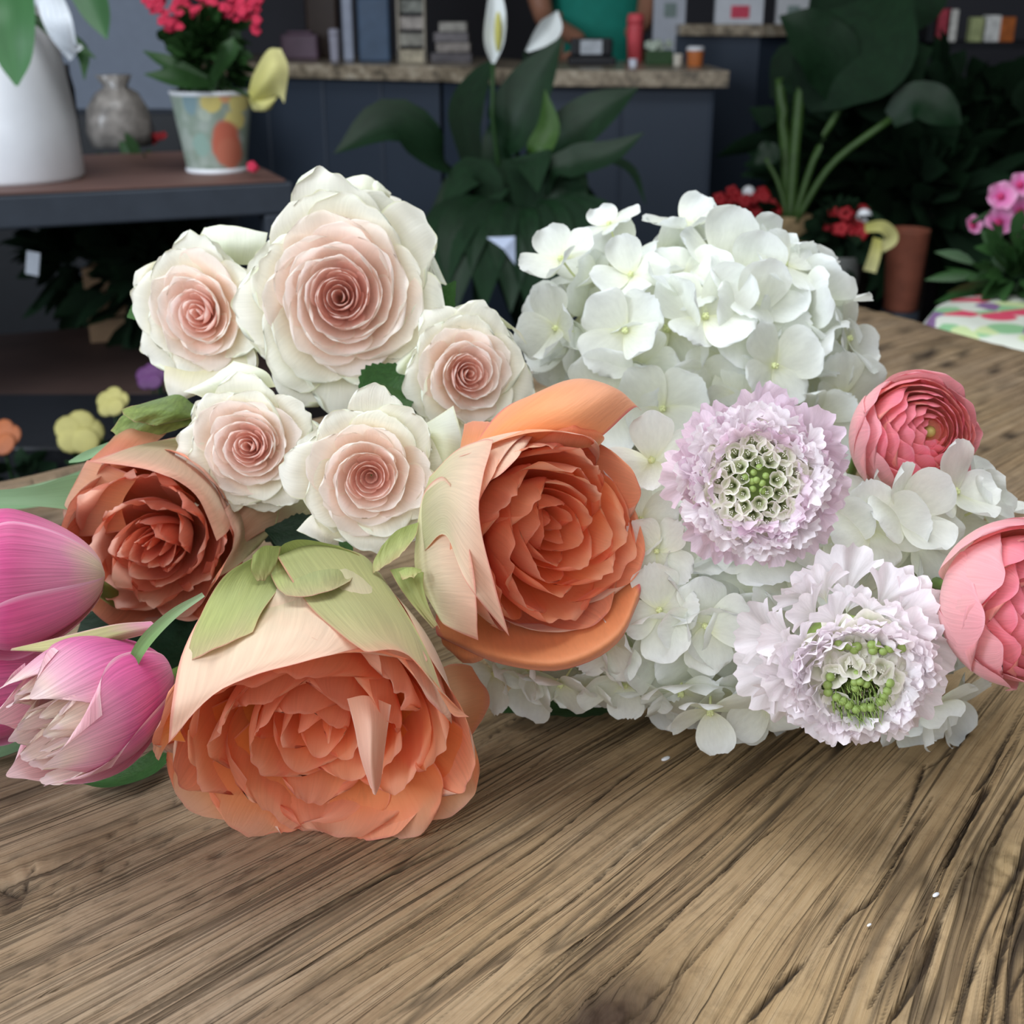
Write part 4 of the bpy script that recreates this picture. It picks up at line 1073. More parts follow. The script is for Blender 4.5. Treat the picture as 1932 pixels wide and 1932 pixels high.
E_ = [(0,1),(1,2),(2,3),(3,4),(4,5),(5,6),(3,7),(7,8),(8,9),(9,10),(10,11),(3,12),(12,13),(13,14),(14,15),(0,16),(16,17),(17,18),(18,19),(0,20),(20,21),(21,22),(22,23)]
body_skin('body', J, E_, M_skin, per)
Jt = [((px0, py0, .80), .17, .13), ((px0, py0, .95), .165, .125), ((px0, py0, 1.12), .15, .115), ((px0, py0, 1.30), .17, .125), ((px0, py0, 1.43), .10, .09), ((px0-.17, py0, 1.38), .072), ((px0-.215, py0-.045, 1.20), .062), ((px0+.15, py0, 1.38), .072), ((px0+.17, py0-.02, 1.20), .055)]
body_skin('t_shirt', Jt, [(0,1),(1,2),(2,3),(3,4),(4,5),(5,6),(4,7),(7,8)], M_teal, per)
Jp = [((px0, py0, .88), .155, .12), ((px0-.09, py0, .78), .10), ((px0-.10, py0, .45), .075), ((px0-.10, py0+.02, .12), .06), ((px0+.09, py0, .78), .10), ((px0+.10, py0, .45), .075), ((px0+.10, py0+.02, .12), .06)]
body_skin('trousers', Jp, [(0,1),(1,2),(2,3),(0,4),(4,5),(5,6)], M_trou, per)
MB().ball((px0, py0+.01, 1.67), .098, 10, sc=(.85, 1, 1)).build('hair', M_hair, per)
for k in range(5):                                      # fingers of the leaning hand
    a = -1.2+k*.55 if k else -2.2
    f0_ = Vector((hand.x+.010*(k-2), hand.y-.005, .922))
    J2 = [(tuple(f0_), .008), (tuple(f0_+Vector((.012*(k-2), -.03 if k else -.01, -.006))), .007), (tuple(f0_+Vector((.018*(k-2), -.055 if k else -.02, -.014))), .006)]
    body_skin('finger', J2, [(0,1),(1,2)], M_skin, per, 1)

# ---- peace lily in front of the counter
pc = P(985, 560, 2.15)
pot = empty('plant_pot', (pc.x, pc.y, 0)); tag(pot, 'dark round floor pot of the peace lily hidden behind the flowers', 'pot')
MB().lathe(pot_prof(.13, .17, .30, .01), Matrix.Translation((pc.x, pc.y, 0)), 32).build('vessel', M_black, pot)
lil = empty('peace_lily', (pc.x, pc.y, .22)); tag(lil, 'peace lily with broad dark leaves and white spathes in front of the slate counter', 'plant')
B0 = (985, 640, 2.15)
def LL(pts, w, mat=None, name='leaf'):
    leaf_strip(name, mat or M_ddleaf, lil, [P(*p) for p in pts], w, nrm=(0, -.7, .7), cup=.22, n=(9, 18))
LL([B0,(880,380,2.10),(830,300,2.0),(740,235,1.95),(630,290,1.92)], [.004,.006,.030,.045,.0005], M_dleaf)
LL([B0,(940,330,2.10),(965,240,2.05),(1010,150,2.03),(1062,68,2.02)], [.004,.022,.045,.036,.0005], M_dleaf)
LL([B0,(1000,360,2.05),(1015,290,2.0),(1035,240,2.0),(1028,168,2.0)], [.003,.008,.020,.018,.0005], M_brleaf)
LL([B0,(1010,340,2.1),(1060,270,2.06),(1130,210,2.05),(1205,165,2.06)], [.003,.01,.040,.036,.0005], M_dleaf)
LL([B0,(1030,350,2.0),(1080,310,1.98),(1150,290,1.97),(1215,250,1.97)], [.003,.01,.030,.022,.0005], M_dleaf)
LL([B0,(1060,330,2.05),(1130,300,2.05),(1190,320,2.05),(1218,385,2.05)], [.003,.006,.008,.008,.0005], M_ddleaf)
LL([B0,(890,300,2.15),(880,210,2.15),(905,150,2.15),(930,110,2.15)], [.004,.02,.030,.02,.0005])
rl = random.Random(44)
for i in range(22):
    a = -2.6+i/21*5.2+rl.uniform(-.15, .15)
    R_ = rl.uniform(150, 230)*(.75+.25*abs(math.cos(a)))
    tx = 985+R_*math.sin(a)*1.0; ty = 430-R_*math.cos(a)*.55+rl.uniform(-20, 60)
    mx_ = 985+R_*.55*math.sin(a); my_ = 430-R_*.75*math.cos(a)*.6-40
    dd = 2.15-.12*math.cos(i*1.7)
    LL([B0, ((B0[0]+mx_)/2, (B0[1]+my_)/2-20, dd), (mx_, my_, dd-.04), (tx, ty+40, dd-.08)], [.004,.012,rl.uniform(.03, .045),.0005], M_dleaf if i % 3 == 0 else M_ddleaf)
for i in range(9):
    x = 850+i*36+rl.uniform(-12, 12)
    LL([(985, 560, 2.1), ((985+x)/2, 400, 2.0), (x, 440, 1.93), (x+(x-985)*.15, 590, 1.90)], [.004,.02,.040,.0005], M_dleaf if i % 2 else M_ddleaf)
def spathe(pts, w): 
    leaf_strip('spathe', M_spathe, lil, [P(*p) for p in pts], w, nrm=(.2, -.9, .2), cup=.5, n=(9, 18))
spathe([(930,122,2.0),(930,80,1.99),(934,20,1.99),(930,-60,1.99)], [.002,.016,.015,.0005])
spathe([(992,98,2.1),(1020,72,2.1),(1040,50,2.1),(1052,20,2.1)], [.002,.016,.018,.0005])
MB().tube([P(930,120,2.0), P(929,220,2.02), P(950,400,2.1), P(985,600,2.15)], .004).build('stalk', M_midleaf, lil)
MB().tube([P(992,98,2.1), P(975,240,2.1), P(980,600,2.15)], .004).build('stalk', M_ddleaf, lil)
MB().ball(P(940,60,1.98), .006, 6, sc=(1,1,5)).build('spadix', M_yel, lil)
o = mk('price_card', [tuple(P(*p)) for p in [(918,448,1.85),(972,446,1.86),(972,500,1.86),(950,470,1.85)]]+[tuple(P(*p)) for p in [(918,448,1.853),(972,446,1.863),(972,500,1.863),(950,470,1.853)]], [(0,1,2,3),(7,6,5,4),(0,4,5,1),(1,5,6,2),(2,6,7,3),(3,7,4,0)], simple('pale_card', '#b9c4dc', .6), smooth=False)
tag(o, 'folded pale blue price card caught in the peace lily leaves', 'card')

# ---- alocasia with a tan pot
pc = P(1492, 480, 2.55)
M_tan = simple('tan_basket', '#9a8360', .8, var=.3, scale=60, bump=.6)
M_terra = simple('terracotta', '#8a4f3c', .7, var=.15)
def floor_pot(name, label, x, ytop, d_, rpx, hm, mat, stand=True):
    c_ = P(x, ytop, d_); r_ = rpx/FPX*d_
    e_ = empty(name, (c_.x, c_.y, 0)); tag(e_, label, 'pot')
    zb = max(0, c_.z-hm)
    MB().lathe(pot_prof(r_*.8, r_, hm, .008), Matrix.Translation((c_.x, c_.y, zb)), 28).build('vessel', mat, e_)
    if zb > .01:
        MB().lathe([(r_*.9, 0), (r_*.95, zb*.5), (r_*.9, zb-.001)], Matrix.Translation((c_.x, c_.y, 0)), 20).build('stand', M_frame, e_)
    return c_
ca = floor_pot('basket_pot', 'tall tan basket pot of the big arrow-leaved plant', 1492, 405, 2.55, 40, .18, M_tan)
al = empty('elephant_ear_plant', (ca.x, ca.y, ca.z-.02)); tag(al, 'tall elephant ear plant with arrow-shaped leaves in the tan basket pot', 'plant')
def AL(pts, w, mat=None): leaf_strip('leaf', M_ddleaf if mat is None else mat, al, [P(*p) for p in pts], w, nrm=(-.1, -.8, .5), cup=.12, n=(11, 20), wavy=.06)
def ST(pts, r=.007): MB().tube([tuple(p) for p in spline([tuple(P(*p)) for p in pts], 10)], r).build('leaf_stalk', M_brleaf2, al)
M_brleaf2 = simple('green_stalk', '#3a5526', .5, var=.15)
ST([(1490,420,2.55),(1498,300,2.53),(1512,150,2.5)], .011); ST([(1496,420,2.53),(1540,290,2.5),(1592,190,2.48)]); ST([(1500,420,2.52),(1570,310,2.48),(1680,225,2.45)])
ST([(1486,420,2.55),(1470,350,2.55),(1445,300,2.55)], .005); ST([(1488,420,2.55),(1480,250,2.6),(1470,150,2.6)], .012)
AL([(1512,190,2.5),(1560,140,2.46),(1640,80,2.44),(1720,-30,2.44)], [.03,.085,.10,.001]); AL([(1592,200,2.48),(1570,120,2.44),(1520,60,2.42),(1470,30,2.42)], [.02,.06,.05,.001], M_dleaf)
AL([(1560,120,2.6),(1620,30,2.6),(1700,-60,2.6),(1780,-140,2.6)], [.05,.11,.12,.001]); AL([(1470,190,2.6),(1500,120,2.58),(1540,150,2.56),(1600,220,2.55)], [.02,.05,.06,.001])
AL([(1680,225,2.45),(1730,190,2.42),(1780,210,2.4),(1815,235,2.4)], [.02,.040,.035,.001], M_dleaf); AL([(1470,280,2.55),(1450,290,2.55),(1425,310,2.55)], [.01,.026,.001], M_dleaf)
AL([(1680,225,2.5),(1650,180,2.5),(1700,120,2.5),(1760,90,2.5)], [.02,.05,.06,.001], M_ddleaf)

for i, (x, y, dd, nm, lb) in enumerate([(1402, 470, 2.6, 'potted_red_kalanchoe', 'dark red flowering plant left of the tan basket pot'), (1585, 480, 2.4, 'potted_red_kalanchoe', 'dark red flowering plant right of the tan basket pot')]):
    cc_ = floor_pot('nursery_pot', ['dark nursery pot under the red flowers, left of the basket pot', 'grey nursery pot under the red flowers, right of the basket pot'][i], x, y, dd, 42, .12, simple('grey_pot%d' % i, ['#2a2a2c', '#6c6d6a'][i], .7))
    e_ = empty(nm, cc_); tag(e_, lb, 'plant')
    bush(e_, M_ddleaf, cc_+Vector((0, 0, .04)), .07, 130, .04, .014, 30+i, name='foliage')
    blossoms(e_, M_redfl, cc_+Vector((0, -.03, .085 if i == 0 else .065)), .065 if i == 0 else .04, .03, .032 if i == 0 else .02, 34 if i == 0 else 16, .014, 33+i)
for i, (x, y, dd, r) in enumerate([(1412, 363, 2.55, .013), (1630, 409, 2.35, .015)]):
    e_ = empty('white_bloom', P(x, y+14, dd)); tag(e_, ['small white bloom above the left red flowers', 'round white bloom beside the right red flowers'][i], 'flower')
    MB().ball(P(x, y, dd), r, 8).build('bloom', M_white, e_); MB().tube([P(x, y+8, dd), P(x-4, y+60, dd+.02)], .002).build('stalk', M_midleaf, e_)
floor_pot('terracotta_pot', 'brownish terracotta pot right of the pale yellow ribbon', 1715, 432, 2.5, 40, .16, M_terra)
yr = empty('yellow_ribbon', P(1660, 440, 2.3)); tag(yr, 'pale yellow ribbon bow in front of the terracotta pot', 'ribbon')
for r_ in ([(1632,430,2.3),(1665,428,2.29),(1682,450,2.3),(1660,470,2.3)], [(1655,450,2.3),(1650,480,2.29),(1640,512,2.3)]):
    leaf_strip('ribbon_loop', M_yel, yr, [P(*p) for p in r_], [.008,.011,.012,.008][:len(r_)], nrm=(0, -1, .2), cup=.2)
# dark greenery on the right
for i, (x, y, dd, r, n_) in enumerate([(1640, 330, 3.0, .26, 240), (1800, 300, 3.1, .26, 260), (1740, 390, 2.8, .18, 160), (1900, 330, 3.0, .22, 160), (1560, 300, 3.1, .16, 120)]):
    c_ = P(x, y, dd)
    e_ = empty('shade_plant', (c_.x, c_.y, max(.3, c_.z-r))); 
    tag(e_, ['dark bushy plant behind the elephant ear stalks', 'large dark plant under the wall shelves at the right', 'dark low plant above the terracotta pot', 'dark plant behind the pink orchid', 'dark plant just right of the raised counter'][i], 'plant')
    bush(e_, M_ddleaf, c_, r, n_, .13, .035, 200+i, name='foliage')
    MB().lathe(pot_prof(.10, .13, .2, .01), Matrix.Translation((c_.x, c_.y, 0)), 20).build('pot', M_black, e_)
    MB().tube([(c_.x, c_.y, .15), (c_.x+.02, c_.y, c_.z)], .02).build('trunk', M_stemd, e_) if False else MB().tube([(c_.x, c_.y, .15), (c_.x+.02, c_.y, c_.z)], .015).build('trunk', M_soil, e_)
# wall shelves with goods at the right
ws = empty('wall_shelf', P(1850, 100, 3.6)); tag(ws, 'dark open shelf unit with colourful goods at the upper right', 'shelf')
s0 = P(1745, 100, 3.6); s1 = P(2100, 100, 3.6); wx = s1.x-s0.x
for z_ in (1.12, .93, .74, .5):
    MB().box((s0.x, s0.y, z_), (s1.x, s0.y+.3, z_+.018)).build('shelf_board', M_black, ws, smooth=False)
for x_ in (s0.x, s1.x): MB().box((x_, s0.y, 0), (x_+.02, s0.y+.3, 1.6)).build('upright', M_black, ws, smooth=False)
rg = random.Random(12)
goods = [(1765, 1, '#2c5f70'), (1790, 0, '#d8d4cc'), (1838, 1, '#d1a31f'), (1868, 0, '#e0dfda'), (1775, 0, '#a83a48'), (1808, 1, '#2a3a4a'), (1838, 0, '#a6ad7a'), (1895, 0, '#b7642c'), (1875, 1, '#c07b2a'), (1910, 1, '#8f8b86'),
         (1770, 2, '#5c6a86'), (1800, 2, '#8a2f36'), (1830, 2, '#c0a355'), (1860, 2, '#5f7f8f'), (1885, 2, '#3f5d6b'), (1910, 2, '#c8c4ce')]
for i, (x, lv, col) in enumerate(goods):
    z_ = (.948, 1.138, .758)[lv]; p = P(x, 100, 3.62)
    h_ = rg.uniform(.06, .10); w_ = rg.uniform(.030, .044)
    nmk = ['gift_tin', 'small_carton', 'tea_box'][i % 3]
    o = MB().box((p.x-w_/2, s0.y+.02, z_), (p.x+w_/2, s0.y+.02+w_, z_+h_)).build(nmk, simple('goods_%d' % i, col, .5, var=.25, scale=60), smooth=False, bevel=.003)
    cn = ['teal','ivory','golden yellow','white','crimson','navy','sage green','orange','amber','grey','slate blue','maroon','sand coloured','powder blue','dark teal','lilac grey'][i]
    tag(o, '%s packet on the %s board of the dark open shelf unit' % (cn, ('middle', 'upper', 'lower')[lv]), 'packet', 'packets on the dark shelf unit')
# pink orchid and floral hat box by the table end
po = empty('pink_orchid', P(1900, 600, 1.55)); tag(po, 'pink orchid blossoms with green leaves at the right edge', 'flower')
M_pk = petal_mat('pink_orchid_petal', [(0, '#c93a8a'), (.4, '#e37ab8'), (1, '#eeb0d4')], None, vein=.1, trans=.25)
for i, (x, y, s_) in enumerate([(1888, 372, 30), (1925, 350, 26), (1885, 420, 30), (1925, 400, 32), (1835, 425, 20), (1935, 440, 26), (1900, 395, 26)]):
    c_ = P(x, y, 1.5+.01*i); fm_ = frame(c_, cs((random.uniform(-.3, .3), .1, 1)), i)
    fl_ = MB().ball(c_, .005, 5).build('blossom', simple('orchid_lip', '#b3245f', .5), po)
    for k in range(5):
        a = k*1.2566; w_ = s_/FPX*1.5
        V_, F_, U_ = petal_flat(w_*1.0, w_*.55, i+k, cup=.2)
        M_ = fm_ @ Matrix.Rotation(a, 4, 'Z') @ Matrix.Rotation(-.15, 4, 'Y')
        V_ = V_ @ np.array(M_)[:3, :3].T+np.array(M_)[:3, 3]
        Mi_ = np.array(mworld(po).inverted()); V_ = V_ @ Mi_[:3, :3].T+Mi_[:3, 3]
        o_ = mk('petal', V_, F_, M_pk, None, uv=U_); o_.parent = fl_
MB().tube([P(1835,420,1.52), P(1870,400,1.53), P(1960,340,1.55), P(2040,500,1.6), P(2000,760,1.6)], .003).build('flower_stalk', M_midleaf, po)
bush(po, M_midleaf, P(1915, 525, 1.50), .065, 110, .05, .009, 77, name='foliage')
opc = P(2000, 800, 1.62)
ob_ = MB().box((opc.x-.3, opc.y-.15, .35), (opc.x+.4, opc.y+.3, .40)).build('side_table', M_frame, smooth=False); tag(ob_, 'low dark side table beyond the end of the slab, under the orchid', 'table')
c_ = atz(1985, 562, .815)
M_flo = floral_mat('floral_print', [(0, '#d9ddd0'), (.3, '#8fbf8f'), (.5, '#d8506a'), (.68, '#c9d8a0'), (.8, '#8a6a94'), (.9, '#e58a94')], 30, 1.2)
c_ = P(2035, 600, 1.38); zt_ = T(1850, 566, 0).z
fb = empty('floral_hat_box', (c_.x, c_.y, .40)); tag(fb, 'round box with pink and green floral print behind the table end', 'box')
zz_ = P(1880, 600, 1.38).z
MB().lathe([(.150, .40), (.158, .405), (.160, zz_-.05), (.160, zz_-.02), (.150, zz_-.004), (.12, zz_), (.01, zz_+.002)], Matrix.Translation((c_.x, c_.y, 0)), 48).build('lid_and_drum', M_flo, fb)
# ------------------------------------------------------------------ orange garden roses
# A: front, lying on the table, opening towards the camera and downwards
dA = .388
A = empty('garden_rose', mat=frame(P(592, 1408, dA), cs((-.03, -.64, .77))))
tag(A, 'large open peach-orange rose with green guard petals, lying in front on the table planks', 'rose')
ra = 272/FPX*dA
cA = Cup(A, ra, .070, .004, r0=.2, pw=.80)
rose_core(A, M_or, ra*.95, .030, 26, seed=4, p=.82, zf=lambda t: -.15+.32*t**1.4, rfx=(-.12, .02), win=(3.6, 1.5),
          ruf=(.04, .08), cut=.14, off=(.000, -.003), rf=3.2, spiral=.11, lo=-.045)
add_cup(A, M_or_out, cA, 8, 5, width=1.75, qs=[.02, .10, .05, .12, .0, .08, .03, .1], ruffle=.03, ph=-1.2)
for th, w_, k1_, zz in [(-2.5, 1.35, 1.26, -.001), (-2.2, 1.1, 1.12, .003), (-.66, 1.4, 1.24, -.002), (-1.0, 1.2, 1.13, .002), (-1.6, 1.3, 1.03, .0)]:
    add_petal(A, M_or, polar_petal(th, w_, lambda v, k1_=k1_, zz=zz: (ra*(.42+(k1_-.42)*v**.8), -.030+(.030+zz)*v**.6), seed=int(-th*77), ruffle=.025, rf=1.8, cut=.16, spiral=.03, n=(26, 20)))
add_patch(A, M_or_out, [[(470,1075,2.2),(560,1040,2.2),(640,1040,2.2),(700,1075,2.2)],
      [(400,1130,3.2),(520,1100,3.2),(640,1090,3.2),(745,1130,3.2)],
      [(345,1230,3.2),(500,1180,3.7),(660,1165,3.7),(790,1215,3.2)],
      [(325,1330,3.2),(470,1255,3.2),(640,1215,3.2),(800,1250,3.2)],
      [(318,1402,3.2),(420,1300,4.2),(590,1245,4.2),(695,1216,4.2)]], cup=cA, seed=3, ruf=.6, label='cream and pink guard petal')
add_patch(A, M_gout, [[(520,1045,2.6),(590,1025,2.6),(680,1045,2.6),(720,1085,2.6)],
      [(560,1110,3.6),(640,1085,3.6),(720,1110,3.6),(775,1170,3.1)],
      [(590,1150,4.6),(690,1150,4.6),(770,1185,4.6),(815,1250,3.6)],
      [(650,1200,5.6),(720,1200,5.6),(795,1250,5.1),(848,1345,4.6)],
      [(690,1228,6.6),(760,1232,6.6),(835,1305,6.6),(885,1355,6.6)]], cup=cA, seed=9, ruf=1.0, label='green-tinted outer petal')
add_patch(A, M_sepal, [[(480,1050,3.6),(520,1030,3.6),(560,1040,3.6)],
      [(420,1090,4.6),(480,1080,4.6),(540,1090,4.6)],
      [(370,1180,5.1),(440,1170,5.6),(497,1150,5.6)],
      [(352,1248,5.6),(410,1225,6.1),(478,1190,5.6)]], cup=cA, seed=21, ruf=1.0, name='sepal', label='pale green sepal folded over the back')
add_patch(A, M_sepal, [[(520,1042,4.6),(540,1024,4.6),(575,1018,4.6),(640,1030,4.6)],
      [(510,1075,6.6),(560,1060,6.6),(620,1048,6.6),(680,1050,5.6)],
      [(520,1105,7.6),(570,1098,7.6),(630,1088,7.6),(675,1070,6.6)],
      [(535,1122,8.6),(580,1124,8.6),(630,1110,8.6),(658,1094,7.6)]], cup=cA, seed=25, ruf=1.2, name='sepal', label='broad green sepal with red rim')
add_patch(A, M_sepal, [[(476,1048,6.6),(498,1030,6.6),(530,1032,6.6)],[(474,1074,8.6),(498,1068,8.6),(522,1062,8.6)],[(484,1094,9.6),(497,1096,9.6),(510,1086,9.6)]], cup=cA, seed=27, ruf=1.0, name='sepal')
add_patch(A, M_or, [[(790,1290,-8),(800,1350,-8),(800,1400,-6)],[(845,1255,-12),(868,1330,-8),(850,1400,-6)],[(885,1256,-20),(905,1320,-16),(880,1390,-12)],[(895,1268,-22),(924,1325,-20),(885,1392,-14)]], dA+.014, belly=2, seed=31, ruf=1, label='rounded orange petal standing out at the right')
add_patch(A, M_or, [[(360,1330,8),(340,1370,4),(350,1400,2)],[(320,1345,2),(310,1375,0),(320,1400,0)],[(288,1395,0),(290,1420,-2),(298,1436,-4)]], dA+.003, belly=1, seed=35, ruf=.5)
add_patch(A, M_fold, [[(655,1318,8),(692,1312,9),(738,1330,7)],[(668,1370,9),(700,1365,13),(732,1370,9)],[(680,1430,6),(702,1435,11),(724,1428,6)],[(698,1485,-1),(708,1500,1),(718,1480,-1)]], dA, belly=2, seed=36, ruf=.6, label='pale pink folded petal in the middle')
stem(A, cA.M @ Vector((0,0,-.066)), P(640, 1010, dA+.10), P(680, 960, dA+.2))

# B: right one, on the pile
dB = .405
B = empty('garden_rose', mat=frame(P(1048, 1018, dB), cs((.50, -.22, .84))))
tag(B, 'peach-orange rose with a long curled top petal, leaning against the white hydrangeas', 'rose')
rb = 208/FPX*dB
cB = Cup(B, rb, .062, .004, sx=.95, sy=1, r0=.18, pw=.55)
rose_core(B, M_or, rb*.93, .028, 28, seed=12, p=.85, zf=lambda t: -.12+.30*math.sin(min(t, 1)*2.4)-.15*math.exp(-t*9), rfx=(-.18, -.03), win=(3.4, 1.7), ruf=(.06, .08),
          sx=.95, sy=1.0, off=(.004, .002), rf=3.2, cut=.2, spiral=.11, lo=-.04)
add_cup(B, M_or_out, cB, 7, 15, width=2.0, qs=[-.02, .02, -.05, 0, -.03, .03, -.02], ruffle=.015, ph=.3)
add_patch(B, M_or_out, [[(785,1000,1),(785,1080,1),(830,1170,1)],[(800,930,2),(805,1070,2),(840,1180,2)],[(830,900,3),(840,1060,3),(870,1195,3)],[(848,912,4),(890,1060,5),(902,1208,5)]], cup=cB, seed=41, ruf=.4, label='cream guard petal on the left side')
add_patch(B, M_or_out, [[(810,900,2),(795,960,2),(800,1040,2)],[(860,850,3),(840,930,3),(840,1010,3)],[(910,830,5),(880,950,5),(880,1100,5)],[(930,830,7),(905,970,7),(960,1200,6)]], cup=cB, seed=42, ruf=.5)
add_patch(B, M_curl, [[(862,900,-14),(900,870,-4),(950,860,2),(1010,850,2)],[(895,840,-10),(950,805,4),(1030,810,10),(1095,848,4)],[(945,775,-10),(1025,750,4),(1090,780,10),(1140,820,4)],[(1005,745,-14),(1075,718,-8),(1150,735,0),(1195,770,-2)],[(1060,722,-20),(1100,716,-16),(1160,735,-10),(1210,775,-8)]], dB+.010, belly=3, seed=43, ruf=.7, label='long peach petal with a red wrinkled rim')
add_patch(B, M_or, [[(1000,860,0),(1060,850,0),(1130,842,-2)],[(1010,830,2),(1070,820,4),(1140,825,0)],[(1030,815,4),(1080,800,6),(1115,806,2)]], dB+.004, belly=2, seed=44, ruf=.6)
add_patch(B, M_or, [[(872,890,-8),(890,885,-6),(915,880,-4)],[(868,850,-10),(890,840,-6),(920,830,-4)],[(875,800,-12),(900,795,-10),(932,798,-8)]], dB+.014, belly=1, seed=45, ruf=.5)
add_patch(B, M_curl, [[(825,1130,-34),(900,1150,-24),(1030,1165,-18),(1120,1130,-20),(1170,1050,-26)],[(822,1190,-22),(920,1222,0),(1050,1240,8),(1160,1190,2),(1206,1100,-8)],[(835,1205,-20),(930,1248,-2),(1060,1264,5),(1160,1218,0),(1208,1130,-10)]], dB+.010, belly=1.5, seed=46, ruf=.5, label='outer peach petal with red edge wrapping underneath')
add_patch(B, M_or_out, [[(830,1190,-22),(870,1200,-14),(910,1210,-10)],[(835,1215,-20),(870,1235,-12),(915,1230,-8)],[(845,1225,-20),(880,1252,-14),(920,1240,-10)]], dB+.014, belly=1, seed=47, ruf=.6)
add_patch(B, M_sepal, [[(720,1030,2),(750,1000,2),(790,985,2)],[(705,1060,3),(730,1040,3),(785,1010,4)],[(706,1080,4),(720,1075,5),(765,1040,5)]], cup=cB, seed=48, ruf=1, name='sepal')
add_patch(B, M_sepal, [[(735,1075,3),(770,1070,4),(800,1080,3)],[(755,1110,4),(780,1100,5),(800,1110,4)],[(785,1150,4),(800,1145,5),(812,1150,4)],[(818,1188,4),(824,1180,5),(832,1186,4)]], cup=cB, seed=49, ruf=1, name='sepal')
add_patch(B, M_sepal, [[(752,1078,6),(775,1070,7),(796,1075,6)],[(760,1092,8),(778,1090,9),(792,1082,8)]], cup=cB, seed=50, ruf=1, name='sepal')
stem(B, cB.M @ Vector((0,0,-.058)), P(720, 1000, dB+.10), P(690, 940, dB+.2))

# C: left one behind the tulips
dC = .462
C = empty('garden_rose', mat=frame(P(286, 1022, dC), cs((.02, -.16, .98))))
tag(C, 'dusky salmon-orange rose between the pink tulips and the cream roses, at the left', 'rose')
rc = 168/FPX*dC
cC = Cup(C, rc, .060, .004, sx=.95, r0=.18, pw=.55)
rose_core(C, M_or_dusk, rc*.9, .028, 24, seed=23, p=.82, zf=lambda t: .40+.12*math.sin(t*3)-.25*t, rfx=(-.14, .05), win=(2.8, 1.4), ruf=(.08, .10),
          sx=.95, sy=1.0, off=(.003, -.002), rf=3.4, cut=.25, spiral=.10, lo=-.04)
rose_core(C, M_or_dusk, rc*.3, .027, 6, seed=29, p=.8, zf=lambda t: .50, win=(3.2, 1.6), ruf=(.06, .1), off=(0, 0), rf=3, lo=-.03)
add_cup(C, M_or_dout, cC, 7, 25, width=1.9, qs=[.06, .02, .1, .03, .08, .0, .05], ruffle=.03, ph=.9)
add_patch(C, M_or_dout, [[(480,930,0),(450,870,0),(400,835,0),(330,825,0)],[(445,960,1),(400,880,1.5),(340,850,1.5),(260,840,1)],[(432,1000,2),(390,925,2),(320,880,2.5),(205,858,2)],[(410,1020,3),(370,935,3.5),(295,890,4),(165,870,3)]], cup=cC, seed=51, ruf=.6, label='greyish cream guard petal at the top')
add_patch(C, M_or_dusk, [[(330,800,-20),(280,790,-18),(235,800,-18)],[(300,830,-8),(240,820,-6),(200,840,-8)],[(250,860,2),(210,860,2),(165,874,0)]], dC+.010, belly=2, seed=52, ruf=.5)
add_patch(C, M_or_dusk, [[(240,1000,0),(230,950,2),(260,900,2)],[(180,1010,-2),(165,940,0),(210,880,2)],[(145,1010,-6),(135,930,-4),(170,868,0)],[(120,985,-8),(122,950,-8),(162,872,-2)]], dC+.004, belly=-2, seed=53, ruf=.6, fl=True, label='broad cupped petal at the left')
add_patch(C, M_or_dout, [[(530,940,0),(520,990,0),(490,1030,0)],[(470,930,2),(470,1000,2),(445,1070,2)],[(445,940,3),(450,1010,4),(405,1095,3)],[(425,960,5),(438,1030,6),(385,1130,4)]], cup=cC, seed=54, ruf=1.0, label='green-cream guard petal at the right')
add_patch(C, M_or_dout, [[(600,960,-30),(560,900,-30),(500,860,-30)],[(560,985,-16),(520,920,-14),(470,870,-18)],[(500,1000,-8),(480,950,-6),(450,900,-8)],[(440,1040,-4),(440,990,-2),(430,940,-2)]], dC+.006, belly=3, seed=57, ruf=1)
for r_, sd in [([[(250,770,-20),(300,755,-18),(365,762,-20)],[(225,790,-12),(290,785,-6),(370,795,-10)],[(205,815,-8),(250,825,-4),(330,812,-6)]], 1),
               ([[(300,752,-14),(340,745,-12),(372,770,-14)],[(255,765,-6),(310,775,-2),(360,790,-6)],[(225,775,-4),(262,800,0),(300,800,-2)]], 2)]:
    add_patch(C, M_gsep, r_, dC+.014, belly=3, seed=60+sd, ruf=2.0, name='sepal', label='curled green sepal')
stem(C, cC.M @ Vector((0,0,-.056)), P(520, 930, dC+.09), P(640, 900, dC+.18))
leaf_strip('leaf', M_tleaf, C, [P(130,872,dC+.03), P(165,860,dC+.03), P(215,835,dC+.035)], [.0005, .002, .001], nrm=(0,-1,1))
